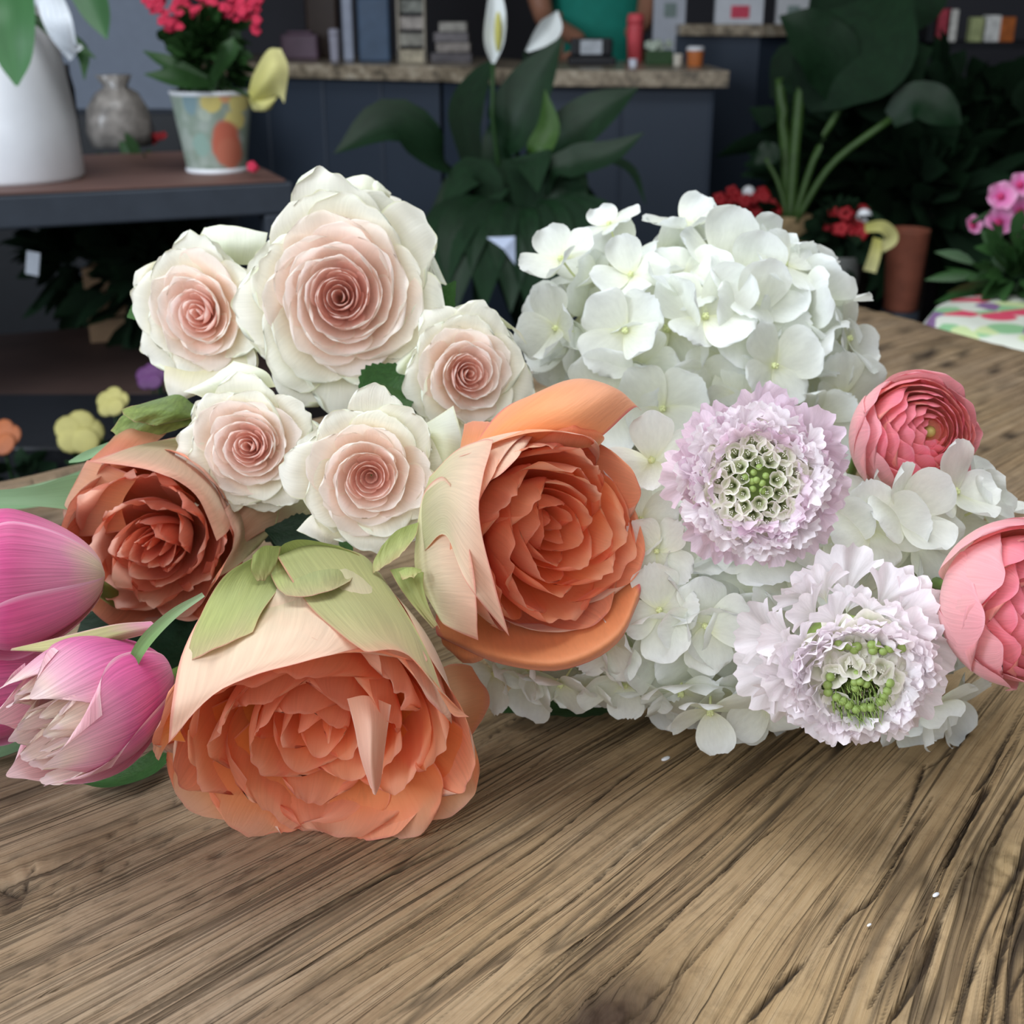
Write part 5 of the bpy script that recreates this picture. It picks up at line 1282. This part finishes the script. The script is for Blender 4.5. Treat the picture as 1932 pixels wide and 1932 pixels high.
# ------------------------------------------------------------------ cream spray roses
def spray_rose(px, py, d, rx, ry, nrm, seed, label, n=34, off=(0, 0), roll=0, dome=.9, flare=.26, hollow=0.0, outer=7):
    root = empty('spray_rose', mat=frame(P(px, py, d), cs(nrm), roll))
    tag(root, label, 'rose')
    rx *= 1.04; ry *= 1.04; n = int(n*1.25)
    R = rx/FPX*d; sy = ry/rx
    H = R*.36
    zf = lambda t: .95-dome*t**2.2-hollow*math.exp(-t*7)
    rose_core(root, [(.30, M_wh_in), (.74, M_wh), (2, M_wh_out)], R*.98, H, n, seed=seed, p=.92, zf=zf, rfx=(-.14, flare), win=(3.4, 1.25), ruf=(.035, .055),
              sy=sy, off=off, rf=2.4, cut=.16, tip=.03, crease=.06, spiral=.10, lo=-R*.30, rmin=.05)
    rnd = random.Random(seed)
    for k in range(outer):
        th = k*2*math.pi/outer+rnd.uniform(-.3, .3)
        q = rnd.uniform(.02, .16)
        add_petal(root, M_wh_out, polar_petal(th, 1.35, lambda v, q=q: (R*(.15+.76*np.sin(np.clip(v, 0, 1)*1.5708)**.8+q*smooth01((v-.6)/.4)), -R*.8+R*.72*v-R*.14*smooth01((v-.75)/.25)),
                  seed=seed*7+k, ruffle=.045, rf=2.6, cut=.18, tip=.02, sy=sy))
    for k in range(5):
        th = k*1.2566+.3
        add_petal(root, M_leaf, polar_petal(th, .5, lambda v: (R*(.1+.55*v), -R*.82+R*.35*v*v), seed=seed+k, ruffle=.03, cut=.2, sy=sy, n=(8, 12)), 'sepal')
    a = mworld(root) @ Vector((0, 0, -R*.78))
    stem(root, a, a-cs(nrm)*.03+Vector((0, .01, -.01)), Vector((a.x+.03, a.y+.10, max(a.z-.05, TOP+.006))), .0018)
    return root
W1 = spray_rose(648, 562, .500, 168, 186, (.05, -.10, .98), 101, 'largest cream rose, blush pink heart, at the top of the cluster', n=44, off=(-.001, .0), outer=9, flare=.22)
W2 = spray_rose(380, 592, .512, 108, 134, (-.12, -.08, .97), 102, 'cream rose with pink heart at the upper left of the cluster, a petal out left', n=32, roll=.5)
W3 = spray_rose(472, 842, .462, 108, 120, (-.02, -.02, .98), 103, 'small cream rose resting above the dusky salmon rose', n=36, roll=1.2)
W4 = spray_rose(698, 900, .436, 128, 128, (.05, -.12, .98), 104, 'cream rose with wide hollow pink heart, directly above the large front orange rose', n=32, roll=2.2, hollow=.9)
W5 = spray_rose(882, 706, .492, 106, 114, (.22, -.10, .96), 105, 'blush rose beside the white hydrangea, above the curled orange petal', n=34, roll=.2)
W6 = spray_rose(690, 405, .545, 70, 62, (.1, .6, .8), 106, 'half hidden cream rose peeping over the top of the largest cream rose', n=14, outer=5)
# loose outer petals seen in the photograph
def loose(root, d, rows, seed, **k):
    return add_patch(root, k.pop('mat', M_wh_out), rows, d, seed=seed, ruf=k.pop('ruf', .5), belly=k.pop('belly', 2), **k)
loose(W2, .52, [[(300,490,0),(300,530,0),(290,580,0)],[(275,500,2),(270,535,3),(275,578,1)],[(256,512,0),(252,535,1),(262,560,0)]], 1, belly=3)
loose(W2, .53, [[(380,500,0),(430,500,0),(490,500,0)],[(375,455,-2),(430,460,2),(500,465,0)],[(385,430,-4),(430,424,-2),(505,440,-2)]], 2)
loose(W2, .515, [[(310,690,0),(380,700,2),(460,660,2)],[(310,720,1),(370,735,3),(470,690,3)],[(318,748,0),(345,756,1),(440,715,2)]], 3)
loose(W1, .525, [[(700,420,0),(740,460,0),(790,520,0)],[(740,400,2),(790,460,2),(820,530,2)],[(760,410,0),(800,450,0),(845,540,0)]], 4)
loose(W1, .535, [[(680,400,0),(700,410,0),(730,410,0)],[(650,360,2),(690,365,4),(725,375,2)],[(650,338,0),(690,330,2),(730,358,0)]], 5, belly=4)
loose(W1, .535, [[(690,400,0),(710,405,0),(735,410,0)],[(700,360,4),(715,365,5),(736,372,3)],[(695,345,2),(712,342,3),(738,365,1)]], 6, belly=3)
loose(W1, .515, [[(640,700,2),(700,700,4),(760,660,2)],[(620,740,2),(700,745,4),(790,680,2)],[(640,758,0),(680,760,1),(790,690,0)]], 7)
loose(W4, .446, [[(750,820,2),(800,830,2),(830,880,0)],[(800,800,0),(840,830,3),(840,930,0)],[(855,765,-6),(872,840,0),(850,940,-4)]], 8, belly=3)
loose(W4, .446, [[(630,960,0),(640,990,0),(680,1010,0)],[(590,970,0),(605,1000,2),(660,1025,0)],[(560,1000,-2),(600,1020,0),(640,1030,-2)]], 9)
loose(W3, .468, [[(400,760,0),(440,740,2),(520,730,2)],[(370,745,0),(420,720,3),(500,700,2)],[(345,740,-2),(400,712,1),(440,680,0)]], 10)
loose(W5, .505, [[(850,600,0),(900,590,2),(960,620,0)],[(850,590,0),(910,580,2),(980,625,0)],[(860,592,-2),(920,582,0),(995,650,-2)]], 11)
loose(W5, .50, [[(780,720,0),(780,680,0),(810,640,0)],[(750,720,-2),(755,690,0),(800,640,-2)],[(722,712,-4),(740,690,-3),(790,650,-4)]], 12)
# dark serrated leaves between the cream roses
def rleaf(root, pts, wd, nrm=(0, -.6, .8), **k):
    return leaf_strip('leaf', M_leaf, root, [P(*p) for p in pts], wd, nrm=nrm, serr=.12, cup=.15, **k)
rleaf(W1, [(800,620,.53),(830,585,.525),(860,530,.52)], [.006,.009,.0005], nrm=(-.6,-.7,.3))
rleaf(W5, [(800,610,.52),(830,605,.515),(860,598,.515)], [.004,.005,.0005])
rleaf(W5, [(760,700,.50),(720,735,.495),(680,775,.49)], [.004,.010,.0005], nrm=(.2,-.8,.5))
rleaf(W4, [(770,750,.49),(730,755,.48),(675,770,.475)], [.003,.008,.0005], nrm=(.1,-.6,.8))
rleaf(W2, [(290,590,.53),(265,588,.53),(240,598,.53)], [.004,.006,.0005])
rleaf(W4, [(640,1000,.45),(655,1040,.44),(650,1085,.43)], [.0015,.002,.0008])

# ------------------------------------------------------------------ white hydrangeas
HP = [petal_flat(1, .50, s, cup=c, serr=r) for s, c, r in [(1, .15, 0), (2, .3, .01), (3, .05, 0), (4, .22, .03), (5, -.05, 0), (6, .4, .0), (7, .1, .025), (8, .32, 0)]]
HME = []
for i, (V_, F_, U_) in enumerate(HP):
    o_ = mk('hydrangea_petal', V_, F_, M_hyd, None, uv=U_); HME.append(o_.data); bpy.data.objects.remove(o_)
def button_mesh():
    b = MB().ball((0, 0, .05), .075, 5)
    for k in range(4):
        b.ball((.05*math.cos(k*1.57), .05*math.sin(k*1.57), .10), .03, 3)
    b.tube([(0, 0, 0), (0, 0, -.5), (.05, 0, -1.1)], .03, 5)
    o_ = b.build('b', M_hydc); me_ = o_.data; bpy.data.objects.remove(o_); return me_
BUT = button_mesh()
AVOID = [(cB.M @ Vector((0, 0, -.022)), rb*1.12), (cA.M @ Vector((0, 0, -.03)), ra*1.15)]
def floret(head, pos, nrm, L, rnd, roll=None, open_=1.0, sizes=None):
    M = frame(pos, nrm, rnd.uniform(0, 6.28) if roll is None else roll)
    f = bpy.data.objects.new('floret', BUT); COL.objects.link(f)
    f.parent = head
    f.matrix_basis = mworld(head).inverted() @ M @ Matrix.Scale(L, 4)
    for k in range(4):
        c = bpy.data.objects.new('petal', HME[rnd.randrange(len(HME))]); COL.objects.link(c)
        c.parent = f
        sc = rnd.uniform(.85, 1.15) if sizes is None else sizes[k]
        c.matrix_basis = Matrix.Rotation(k*math.pi/2+rnd.uniform(-.14, .14), 4, 'Z') @ Matrix.Rotation(-rnd.uniform(-.1, .45)*open_, 4, 'Y') @ \
            Matrix.Rotation(rnd.uniform(-.25, .25), 4, 'X') @ Matrix.Translation((.04, 0, .02*(k % 2))) @ Matrix.Diagonal((sc, sc*rnd.uniform(.95, 1.25), 1, 1))
    return f
def hydrangea(px, py, d, rx, ry, rz, L, n, seed, label, skip=None, extra=()):
    rnd = random.Random(seed)
    c = P(px, py, d)
    head = empty('hydrangea_head', c)
    tag(head, label, 'hydrangea')
    ax = rx/FPX*d; ay = ry/FPX*d
    pts = []
    for e in extra:                                      # (px, py, lift, nx, ny, nz, L mm, roll)
        floret(head, P(e[0], e[1], d-e[2]*.001), cs(e[3:6]), e[6]*.001, rnd, e[7], open_=.8)
        pts.append(P(e[0], e[1], d-e[2]*.001))
    tries = 0; cnt = 0
    while cnt < n and tries < 6000:
        tries += 1
        v = Vector((rnd.gauss(0, 1), rnd.gauss(0, 1), rnd.gauss(0, 1))).normalized()
        if v.z < -.25: continue
        p = c + RIGHT*v.x*ax + UP*v.y*ay - FWD*v.z*rz
        if p.z < TOP+.006: continue
        if any((p-ac).length < ar for ac, ar in AVOID): continue
        if any((p-q).length < L*.92*max(.5, 1-tries/6000) for q in pts): continue
        pts.append(p); cnt += 1
        nr = RIGHT*v.x/ax + UP*v.y/ay - FWD*v.z/rz
        nr = (nr.normalized()+Vector((rnd.uniform(-.35, .35), rnd.uniform(-.35, .35), rnd.uniform(-.2, .4)))).normalized()
        k = p - nr*L*rnd.uniform(0, .5)
        floret(head, k, nr, L*rnd.uniform(.85, 1.15), rnd)
    mb = MB().ball((0, 0, 0), 1, 8, sc=(ax*.4, ay*.4, min(rz, .04)*.35))
    mb.build('branching_stalks', M_hydc, head, world=False)
    a = c - UP*ay*.3 + FWD*.02
    stem(head, a, a+Vector((.0, .05, -.02)), Vector((a.x+.02, a.y+.16, TOP+.008)), .004)
    return head
H1 = hydrangea(1308, 650, .585, 262, 195, .050, .0235, 46, 7, 'white hydrangea head behind, the higher of the two, against the dark shop',
     extra=[(1330,600,52,.05,.35,.93,22,.9),(1190,520,44,-.1,.5,.85,17,.2),(1060,490,30,-.5,.5,.7,17,.4),(1290,425,10,-.05,.8,.55,19,.8),(1150,425,12,-.35,.85,.5,15,.3),
            (1480,500,34,.3,.6,.7,16,.7),(1600,640,24,.75,.3,.6,18,.2),(1050,620,40,-.6,.0,.8,17,.1),(1180,625,55,-.2,.1,.95,20,.75),(1460,690,50,.3,-.1,.95,19,.5),(1150,760,50,-.2,-.2,.95,21,.3),(1250,770,52,0,-.2,.95,20,.8),(1590,745,30,.3,-.3,.9,20,.3),(1540,790,36,.1,-.4,.9,20,.7),(1370,680,42,.1,-.2,.95,21,.4),(1400,760,44,.1,-.3,.95,20,.1)])
H2 = hydrangea(1400, 1115, .468, 390, 195, .044, .0200, 64, 8, 'white hydrangea head lying in front on the planks, under the scabiosas',
     extra=[(1240,1040,44,-.3,0,.95,13,.8),(1245,1150,44,-.3,-.1,.95,15,.3),(1150,1210,36,-.5,-.3,.8,15,.7),(1340,1340,36,-.1,-.75,.65,17,.3),(1450,1330,36,.05,-.7,.7,16,.7),(1330,1180,46,-.1,-.1,.98,15,.1),
            (1640,1000,44,.3,.2,.9,17,.2),(1700,960,40,.4,.3,.85,17,.6),(1800,930,22,.6,.5,.6,17,.4),(1850,960,10,.8,.4,.4,15,.2),(1760,1330,24,.5,-.6,.6,15,.4),(1000,1260,22,-.8,-.4,.5,13,.5),(1060,1290,24,-.5,-.7,.5,14,.5),
            (1230,870,38,-.2,.3,.93,17,.1),(1560,1000,46,.1,.1,.98,16,.5),(1210,980,38,-.4,.1,.9,13,.2),
            (1730,1010,30,.3,.2,.9,17,.3),(1690,960,14,.2,.6,.8,16,.8),(1800,1000,14,.5,.3,.8,17,.1),(1800,935,-8,.4,.6,.7,16,.5),(1850,930,-12,.7,.5,.5,16,.9),(1720,1345,10,.4,-.7,.6,15,.3),(1790,1330,4,.7,-.5,.5,15,.2),(1690,1280,20,.3,-.3,.9,15,.6),
            (935,1270,14,-.8,-.3,.5,13,.4),(1000,1290,16,-.6,-.6,.5,14,.2),(1110,1300,20,-.3,-.8,.5,14,.4),(1180,1290,26,-.3,-.7,.6,15,.1),(1285,1305,30,-.1,-.8,.5,16,.5),(1400,1305,30,0,-.85,.5,17,.2),(1580,1150,20,0,0,1,16,.6),(1800,1090,14,.6,0,.8,17,.3)])
leaf_strip('leaf', M_leaf, H2, [T(1175,1325,.004), T(1100,1335,.004), T(1010,1335,.005), T(945,1345,.006)], [.004,.011,.008,.0005], nrm=(0,0,1), serr=.08)

# ------------------------------------------------------------------ scabiosas
def frill(L, W, seed, nu=26, nv=10, ruff=.12, cup=.2, teeth=.035):
    u = np.linspace(-1, 1, nu)[None, :]; v = np.linspace(0, 1, nv)[:, None]
    wd = W*(.15+.85*v**.7)
    rr = random.Random(seed); ph = rr.uniform(0, 6)
    ed = teeth*np.sin(u*12+ph)*v**5+.7*teeth*np.sin(u*27+ph)*v**7-.10*np.cos(u*np.pi*2.6)**2*v**4
    ang = u*wd
    lobes = 1-.22*np.abs(np.sin(u*1.5*np.pi/1.0+.0))**2*v**3*0-.15*np.abs(u)**3
    x = L*v*lobes*np.cos(ang)*(1+ed); y = L*v*lobes*np.sin(ang)*(1+ed)
    z = cup*L*v**1.6+ruff*L*v**1.7*(np.sin(u*4.8+ph)+.55*np.sin(u*10+ph*2))*.8
    uv = np.stack([(u+1)/2+0*v, v+0*u], -1).reshape(-1, 2)
    return np.stack([x, y, z+0*x], -1).reshape(-1, 3), gridfaces(nu, nv), uv
def mesh_of(V_, F_, mat, U_=None):
    o_ = mk('m', V_, F_, mat, None, uv=U_); d_ = o_.data; bpy.data.objects.remove(o_); return d_
def place_part(name, data, parent, M):
    o = bpy.data.objects.new(name, data); COL.objects.link(o); o.parent = parent; o.matrix_basis = M
    return o
FR_L = [mesh_of(*frill(1, .8, s, cup=c)[:2], M_sc_out, frill(1, .8, s, cup=c)[2]) for s, c in [(1, .1), (2, .25), (3, .35), (4, .0), (5, .45)]]
FR_P = [mesh_of(*frill(1, .8, s+10, cup=c)[:2], M_sc_pale, frill(1, .8, s+10, cup=c)[2]) for s, c in [(1, .1), (2, .25), (3, .35), (4, .0), (5, .45)]]
def cup_floret(seed, open_=.5, pts=5):
    """small trumpet with lobed rim and stamens; unit size"""
    n = 30; rr = random.Random(seed); V_ = []; U_ = []; F_ = []
    prof = [(.10, -1.0, 0), (.13, -.5, .2), (.28, -.15, .45), (.44, .12, .7), (.44+open_*.35, .30, .9), (.44+open_*.62, .34-open_*.05, 1.0)]
    for (r, z, v) in prof:
        for k in range(n):
            a = 2*math.pi*k/n
            lob = 1+.16*abs(math.sin(a*pts/2))*v*v-.10*v*v + .03*math.sin(a*9+seed)*v
            V_.append((r*lob*math.cos(a), r*lob*math.sin(a), z+.05*math.sin(a*3+seed)*v)); U_.append((k/n, v))
    for i in range(len(prof)-1):
        for k in range(n):
            F_.append((i*n+k, i*n+(k+1) % n, (i+1)*n+(k+1) % n, (i+1)*n+k))
    return mesh_of(V_, F_, M_sc_in, np.array(U_))
CUPS = [cup_floret(s, o) for s, o in [(1, .1), (2, .3), (3, .6), (4, .9)]]
fil = MB()
for k in range(4):
    a = k*1.6; fil.tube([(0.02*math.cos(a), .02*math.sin(a), -.4), (.10*math.cos(a), .10*math.sin(a), .3)], .02, 4)
    fil.ball((.11*math.cos(a), .11*math.sin(a), .34), .055, 3, sc=(1, .7, .7))
o_ = fil.build('s', M_sc_fil); STAM = o_.data; bpy.data.objects.remove(o_)
bb = MB().lathe([(.02, -1), (.12, -.5), (.42, -.1), (.5, .2), (.38, .45), (.14, .58), (.01, .6)], n=10)
o_ = bb.build('s', M_sc_bud); BUD = o_.data; bpy.data.objects.remove(o_)
def scabiosa(px, py, d, rx, ry, nrm, seed, label, pal, cxy=(0, 0), rin=.46, nout=56, ncup=62, nbud=9, inner_off=(0, 0), tuft=False):
    rnd = random.Random(seed)
    root = empty('scabiosa_flower', mat=frame(P(px, py, d), cs(nrm)))
    tag(root, label, 'scabiosa')
    R = rx/FPX*d; sy = ry/rx
    ix, iy = cxy[0]*R, cxy[1]*R
    for i in range(nout):
        t = (i % 4)/3.0                                       # 0 outer ring .. 1 inner ring
        th = i*2.39996+rnd.uniform(-.2, .2)
        L = R*lerp(.50, .30, t)*rnd.uniform(.75, 1.22)
        r0 = R*lerp(.50, .40, t); z0 = R*lerp(-.22, .12, t)
        bx = r0*math.cos(th)*.9+ix*t; by = (r0*math.sin(th)*.9)*sy+iy*t
        el = lerp(.05, .85, t)+rnd.uniform(-.2, .2)
        M = Matrix.Translation((bx, by, z0)) @ Matrix.Rotation(th+rnd.uniform(-.3, .3), 4, 'Z') @ Matrix.Rotation(-el, 4, 'Y') @ Matrix.Rotation(rnd.uniform(-.5, .5), 4, 'X') @ Matrix.Diagonal((L, L, L, 1))
        place_part('petal', (FR_L if pal == 0 else FR_P)[rnd.randrange(5)], root, M)
    # inner florets on a low dome
    k = 0; N_ = ncup
    for i in range(N_):
        t = math.sqrt((i+nbud*.35)/(N_+nbud*.35))
        th = i*2.39996+seed
        r = R*rin*t*1.12
        z = R*(.34-.30*t*t)
        x = r*math.cos(th)+ix; y = r*math.sin(th)*sy+iy
        if tuft and (y < iy-R*.02 and t < .62): 
            continue
        s = R*lerp(.115, .17, t)*rnd.uniform(.9, 1.1)
        nn = Vector((math.cos(th)*t*.75, math.sin(th)*t*.75, 1)).normalized()
        M = Matrix.Translation((x, y, z)) @ nn.to_track_quat('Z', 'Y').to_matrix().to_4x4() @ Matrix.Rotation(rnd.uniform(0, 6), 4, 'Z') @ Matrix.Scale(s, 4)
        ci = min(3, int(t*3.4+(1 if tuft else 0)))
        f = place_part('floret', CUPS[ci], root, M)
        place_part('stamens', STAM, f, Matrix.Identity(4))
        if t > .72:
            for q in range(2):
                th2 = th+rnd.uniform(-.5, .5); L = s*rnd.uniform(1.5, 2.2)
                M2 = Matrix.Translation((x, y, z)) @ Matrix.Rotation(th2, 4, 'Z') @ Matrix.Rotation(-rnd.uniform(.5, 1.0), 4, 'Y') @ Matrix.Diagonal((L, L, L, 1))
                place_part('petal', FR_P[rnd.randrange(5)], root, M2)
    for i in range(nbud):
        t = math.sqrt(i/nbud)*.26
        th = i*2.39996+1
        x = R*rin*t*math.cos(th)+ix+inner_off[0]*R; y = R*rin*t*math.sin(th)*sy+iy+inner_off[1]*R
        M = Matrix.Translation((x, y, R*(.33-.1*t))) @ Matrix.Scale(R*.075, 4)
        place_part('bud', BUD, root, M)
    if tuft:
        for i in range(26):
            a = math.pi+i/25*math.pi
            x = ix+R*.27*math.cos(a)*rnd.uniform(.9, 1.1); y = iy+R*(.02+.27*math.sin(a))*rnd.uniform(.9, 1.1)
            if i % 2: y = iy+R*.30*rnd.uniform(.9, 1.1); x = ix+R*rnd.uniform(-.25, .35)
            M = Matrix.Translation((x, y, R*.30)) @ Matrix.Rotation(rnd.uniform(-.4, .4), 4, 'X') @ Matrix.Scale(R*.085, 4)
            place_part('bud', BUD, root, M)
        tb = MB()
        for i in range(150):
            a = rnd.uniform(0, 6.28); r = R*.20*math.sqrt(rnd.random())
            x = ix+R*.02+r*math.cos(a)*1.2; y = iy-R*.20+r*math.sin(a)
            tb.tube([(x*.98, y, R*.08), (x, y, R*.25), (x+rnd.uniform(-.03, .03)*R, y+rnd.uniform(-.06, .02)*R, R*rnd.uniform(.34, .42))], [R*.008, R*.007, R*.002], 4)
        o = tb.build('bristle_tuft', M_sc_bud, root, world=False); o['kind'] = 'stuff'
    mb = MB().ball((ix*.5, iy*.5, -R*.18), 1, 8, sc=(R*.42, R*.42*sy, R*.36)); mb.build('receptacle', M_sc_bud, root, world=False)
    a = mworld(root) @ Vector((0, 0, -R*.5))
    stem(root, a, a+Vector((.01, .02, -.02)), Vector((a.x+.03, a.y+.06, max(TOP+.02, a.z-.05))), .0015)
    return root
S1 = scabiosa(1428, 905, .405, 188, 192, (-.14, .02, .99), 3, 'lilac scabiosa with a greenish button centre, between the orange rose and the coral ranunculus', 0, cxy=(-.02, -.02), rin=.52)
S2 = scabiosa(1592, 1228, .395, 215, 182, (-.12, -.2, .96), 5, 'nearly white scabiosa with bright green tufted centre, lowest flower at the right', 1, cxy=(.10, -.16), rin=.42, ncup=44, nbud=6, tuft=True)

# ------------------------------------------------------------------ coral ranunculus
def ranunculus(px, py, d, rx, nrm, seed, label, off=(.2, 0), n=60):
    rnd = random.Random(seed)
    root = empty('ranunculus_flower', mat=frame(P(px, py, d), cs(nrm)))
    tag(root, label, 'ranunculus')
    R = rx/FPX*d
    ox, oy = off[0]*R, off[1]*R
    for i in range(n):
        t = (i+.5)/n                                          # 0 heart .. 1 outside
        Rk = R*(.16+.86*t**.85)
        am = lerp(2.55, 1.95, t**1.3)+rnd.uniform(-.12, .08)  # how far the petal closes over the ball
        fl = .10*(t > .8)*rnd.uniform(0, 1)
        zc = R*(.25*(1-t))
        def prof(v, Rk=Rk, am=am, fl=fl, zc=zc):
            a = v*am
            return Rk*np.sin(a)+.0003+fl*Rk*smooth01((v-.85)/.15), zc-Rk*.92*np.cos(a)
        m = M_ran if t < .84 else M_ran_out
        cx, cy = ox*(1-t), oy*(1-t)
        add_petal(root, m, polar_petal(i*2.39996+rnd.uniform(-.3, .3), lerp(2.6, 1.9, t), prof, seed=seed*50+i, spiral=.05, ruffle=.03, rf=2.4, cut=.20, cutp=2.2,
                  off=(cx, cy), n=(20, 20)))
    mb = MB().ball((ox, oy, R*.25), R*.10, 6); mb.build('green_heart', simple('ranunculus_heart', '#b8a860', .6), root, world=False)
    a = mworld(root) @ Vector((0, 0, -R*.9))
    stem(root, a, a+Vector((0, .03, -.01)), Vector((a.x+.02, a.y+.12, TOP+.02)), .002)
    return root
R1 = ranunculus(1724, 822, .458, 119, (.25, .12, .95), 61, 'smaller coral pink ranunculus, upper right, beside the lilac scabiosa', off=(.12, .02))
R2 = ranunculus(1925, 1135, .385, 158, (.42, -.05, .9), 62, 'larger coral pink ranunculus cut by the right edge of the photo', off=(.15, -.1), n=64)

# ------------------------------------------------------------------ pink tulips
def tulip(px, py, d, nrm, L, R, seed, label, nin=6, ragged=0.0, openr=.35, mi=None):
    rnd = random.Random(seed)
    root = empty('tulip_flower', mat=frame(P(px, py, d), cs(nrm)))
    tag(root, label, 'tulip')
    for ring, (k, sc, m) in enumerate([(3, 1.0, M_tul2 if mi else M_tul), (3, .95, M_tul2 if mi else M_tul), (nin, .84, mi or M_tul)]):
        for i in range(k):
            th = i*2*math.pi/k+ring*1.05+rnd.uniform(-.15, .15)
            tipr = openr*rnd.uniform(.8, 1.2)
            LL = L*(1-.04*ring)*rnd.uniform(.95, 1.03)
            def prof(v, sc=sc, tipr=tipr, LL=LL):
                s = np.sin(np.clip(v, 0, 1)*math.pi*.5/.5*.5)
                r = R*sc*(np.sin(np.pi*np.clip(v*.55+.0, 0, .5))**.62*(1-smooth01((v-.5)/.6)*(1-tipr)))
                return r+.0008, LL*(v**1.15)
            add_petal(root, m, polar_petal(th, 2.35 if ring < 2 else 2.0, prof, seed=seed*40+i+ring*10, spiral=.09, ruffle=.035+ragged*(ring == 2), rf=2.2+ragged*20,
                      cut=.25, cutp=2.0, tip=.04, n=(26, 26)))
    a = mworld(root).translation
    stem(root, a+cs(nrm)*.012, a+cs(nrm)*.012+Vector((0, .025, -.014)), Vector((a.x-.01, a.y+.09, TOP+.006)), .003)
    return root
T1 = tulip(198, 1085, .425, (-.93, -.06, .30), .060, .0265, 71, 'upper pink tulip, closed, at the left edge beside the salmon rose')
T2 = tulip(312, 1262, .415, (-.58, -.28, .77), .054, .0228, 72, 'open double pink tulip with ragged pale inner petals, lowest at the left', nin=8, ragged=.10, openr=.62, mi=M_tul_in)
T3 = tulip(150, 1265, .450, (-.92, -.12, .30), .055, .022, 73, 'pink tulip mostly hidden behind and below the upper one')
rnd = random.Random(9)
for i in range(9):
    t = i/9
    add_petal(T2, M_tul_in, polar_petal(i*2.4, 1.9, lambda v, t=t: (.0215*(.25+.35*t)*np.sin(np.pi*np.clip(v*.5, 0, .5))**.6*(1+.0*v), .05*(.95+.12*t)*v**1.1), seed=500+i, ruffle=.14, rf=4, cut=.3, spiral=.1))
add_patch(T2, M_gsep2, [[(300,1190,0),(295,1180,0),(285,1172,-1)],[(230,1208,3),(225,1195,4),(215,1178,2)],[(130,1230,4),(125,1222,5),(120,1200,3)],[(20,1228,2),(20,1226,2),(22,1224,2)]], .400, belly=1.5, seed=81, ruf=.4, label='green and pink stripe shaped outer petal')
leaf_strip('leaf', M_leaf2, T2, [P(384,1122,.396), P(320,1165,.392), P(262,1230,.388), P(232,1320,.386)], [.0008,.0017,.0020,.0003], nrm=(0,-.8,.6), cup=.3)
leaf_strip('leaf', M_tleaf, T1, [T(200,905,.02), T(120,930,.02), T(0,950,.02), T(-120,960,.02)], [.012,.010,.007,.004], nrm=(0,-.4,.9), cup=.2)
leaf_strip('leaf', M_tleaf, T1, [P(210,935,.49), P(140,935,.48), P(60,938,.47), P(-90,940,.46)], [.009,.008,.004,.002], nrm=(0,-.7,.7), cup=.15)
leaf_strip('leaf', M_leaf, T2, [T(310,1420,.005), T(270,1455,.004), T(210,1475,.004), T(158,1478,.003)], [.004,.006,.005,.0005], nrm=(0,0,1), cup=.2)
leaf_strip('leaf', M_tleaf, T3, [T(80,1392,.006), T(40,1405,.005), T(-20,1425,.004), T(-80,1430,.004)], [.002,.005,.005,.003], nrm=(0,0,1), cup=.2)
leaf_strip('leaf', M_dleaf, T3, [P(420,1200,.475), P(340,1200,.48), P(250,1190,.485), P(150,1180,.485)], [.006,.016,.014,.005], nrm=(0,-.5,.8), cup=.1)

# dark foliage low inside the bunch, behind the blooms
for pts, w_ in [([(660,1010,.50),(590,985,.50),(520,965,.50),(440,960,.50)], [.004,.012,.013,.0005]), ([(640,960,.52),(560,900,.52),(480,880,.52)], [.006,.016,.0005]),
                ([(770,800,.53),(740,740,.53),(700,700,.53)], [.006,.015,.0005]), ([(860,760,.53),(800,770,.53),(740,800,.53)], [.006,.014,.0005]), ([(640,1000,.47),(560,1010,.47),(500,1000,.47)], [.003,.008,.0005])]:
    leaf_strip('leaf', M_dleaf, W3, [P(*p) for p in pts], w_, nrm=(0, -.7, .7), serr=.1, cup=.12)
for x, y, l in ((1256, 1431, .0022), (1766, 1688, .0016), (1640, 1745, .0010)):
    p = T(x, y, .0008)
    o = MB().ball((0, 0, 0), l, 5, sc=(.45, 1, .25)).build('petal_crumb', M_white)
    o.location = p; o.rotation_euler = (0, 0, -.9)
    tag(o, {1256: 'tiny white crumb in a crack below the white hydrangea', 1766: 'tiny white crumb near the knot at the lower right', 1640: 'speck of white crumb in the lower right cracks'}[x], 'crumb')
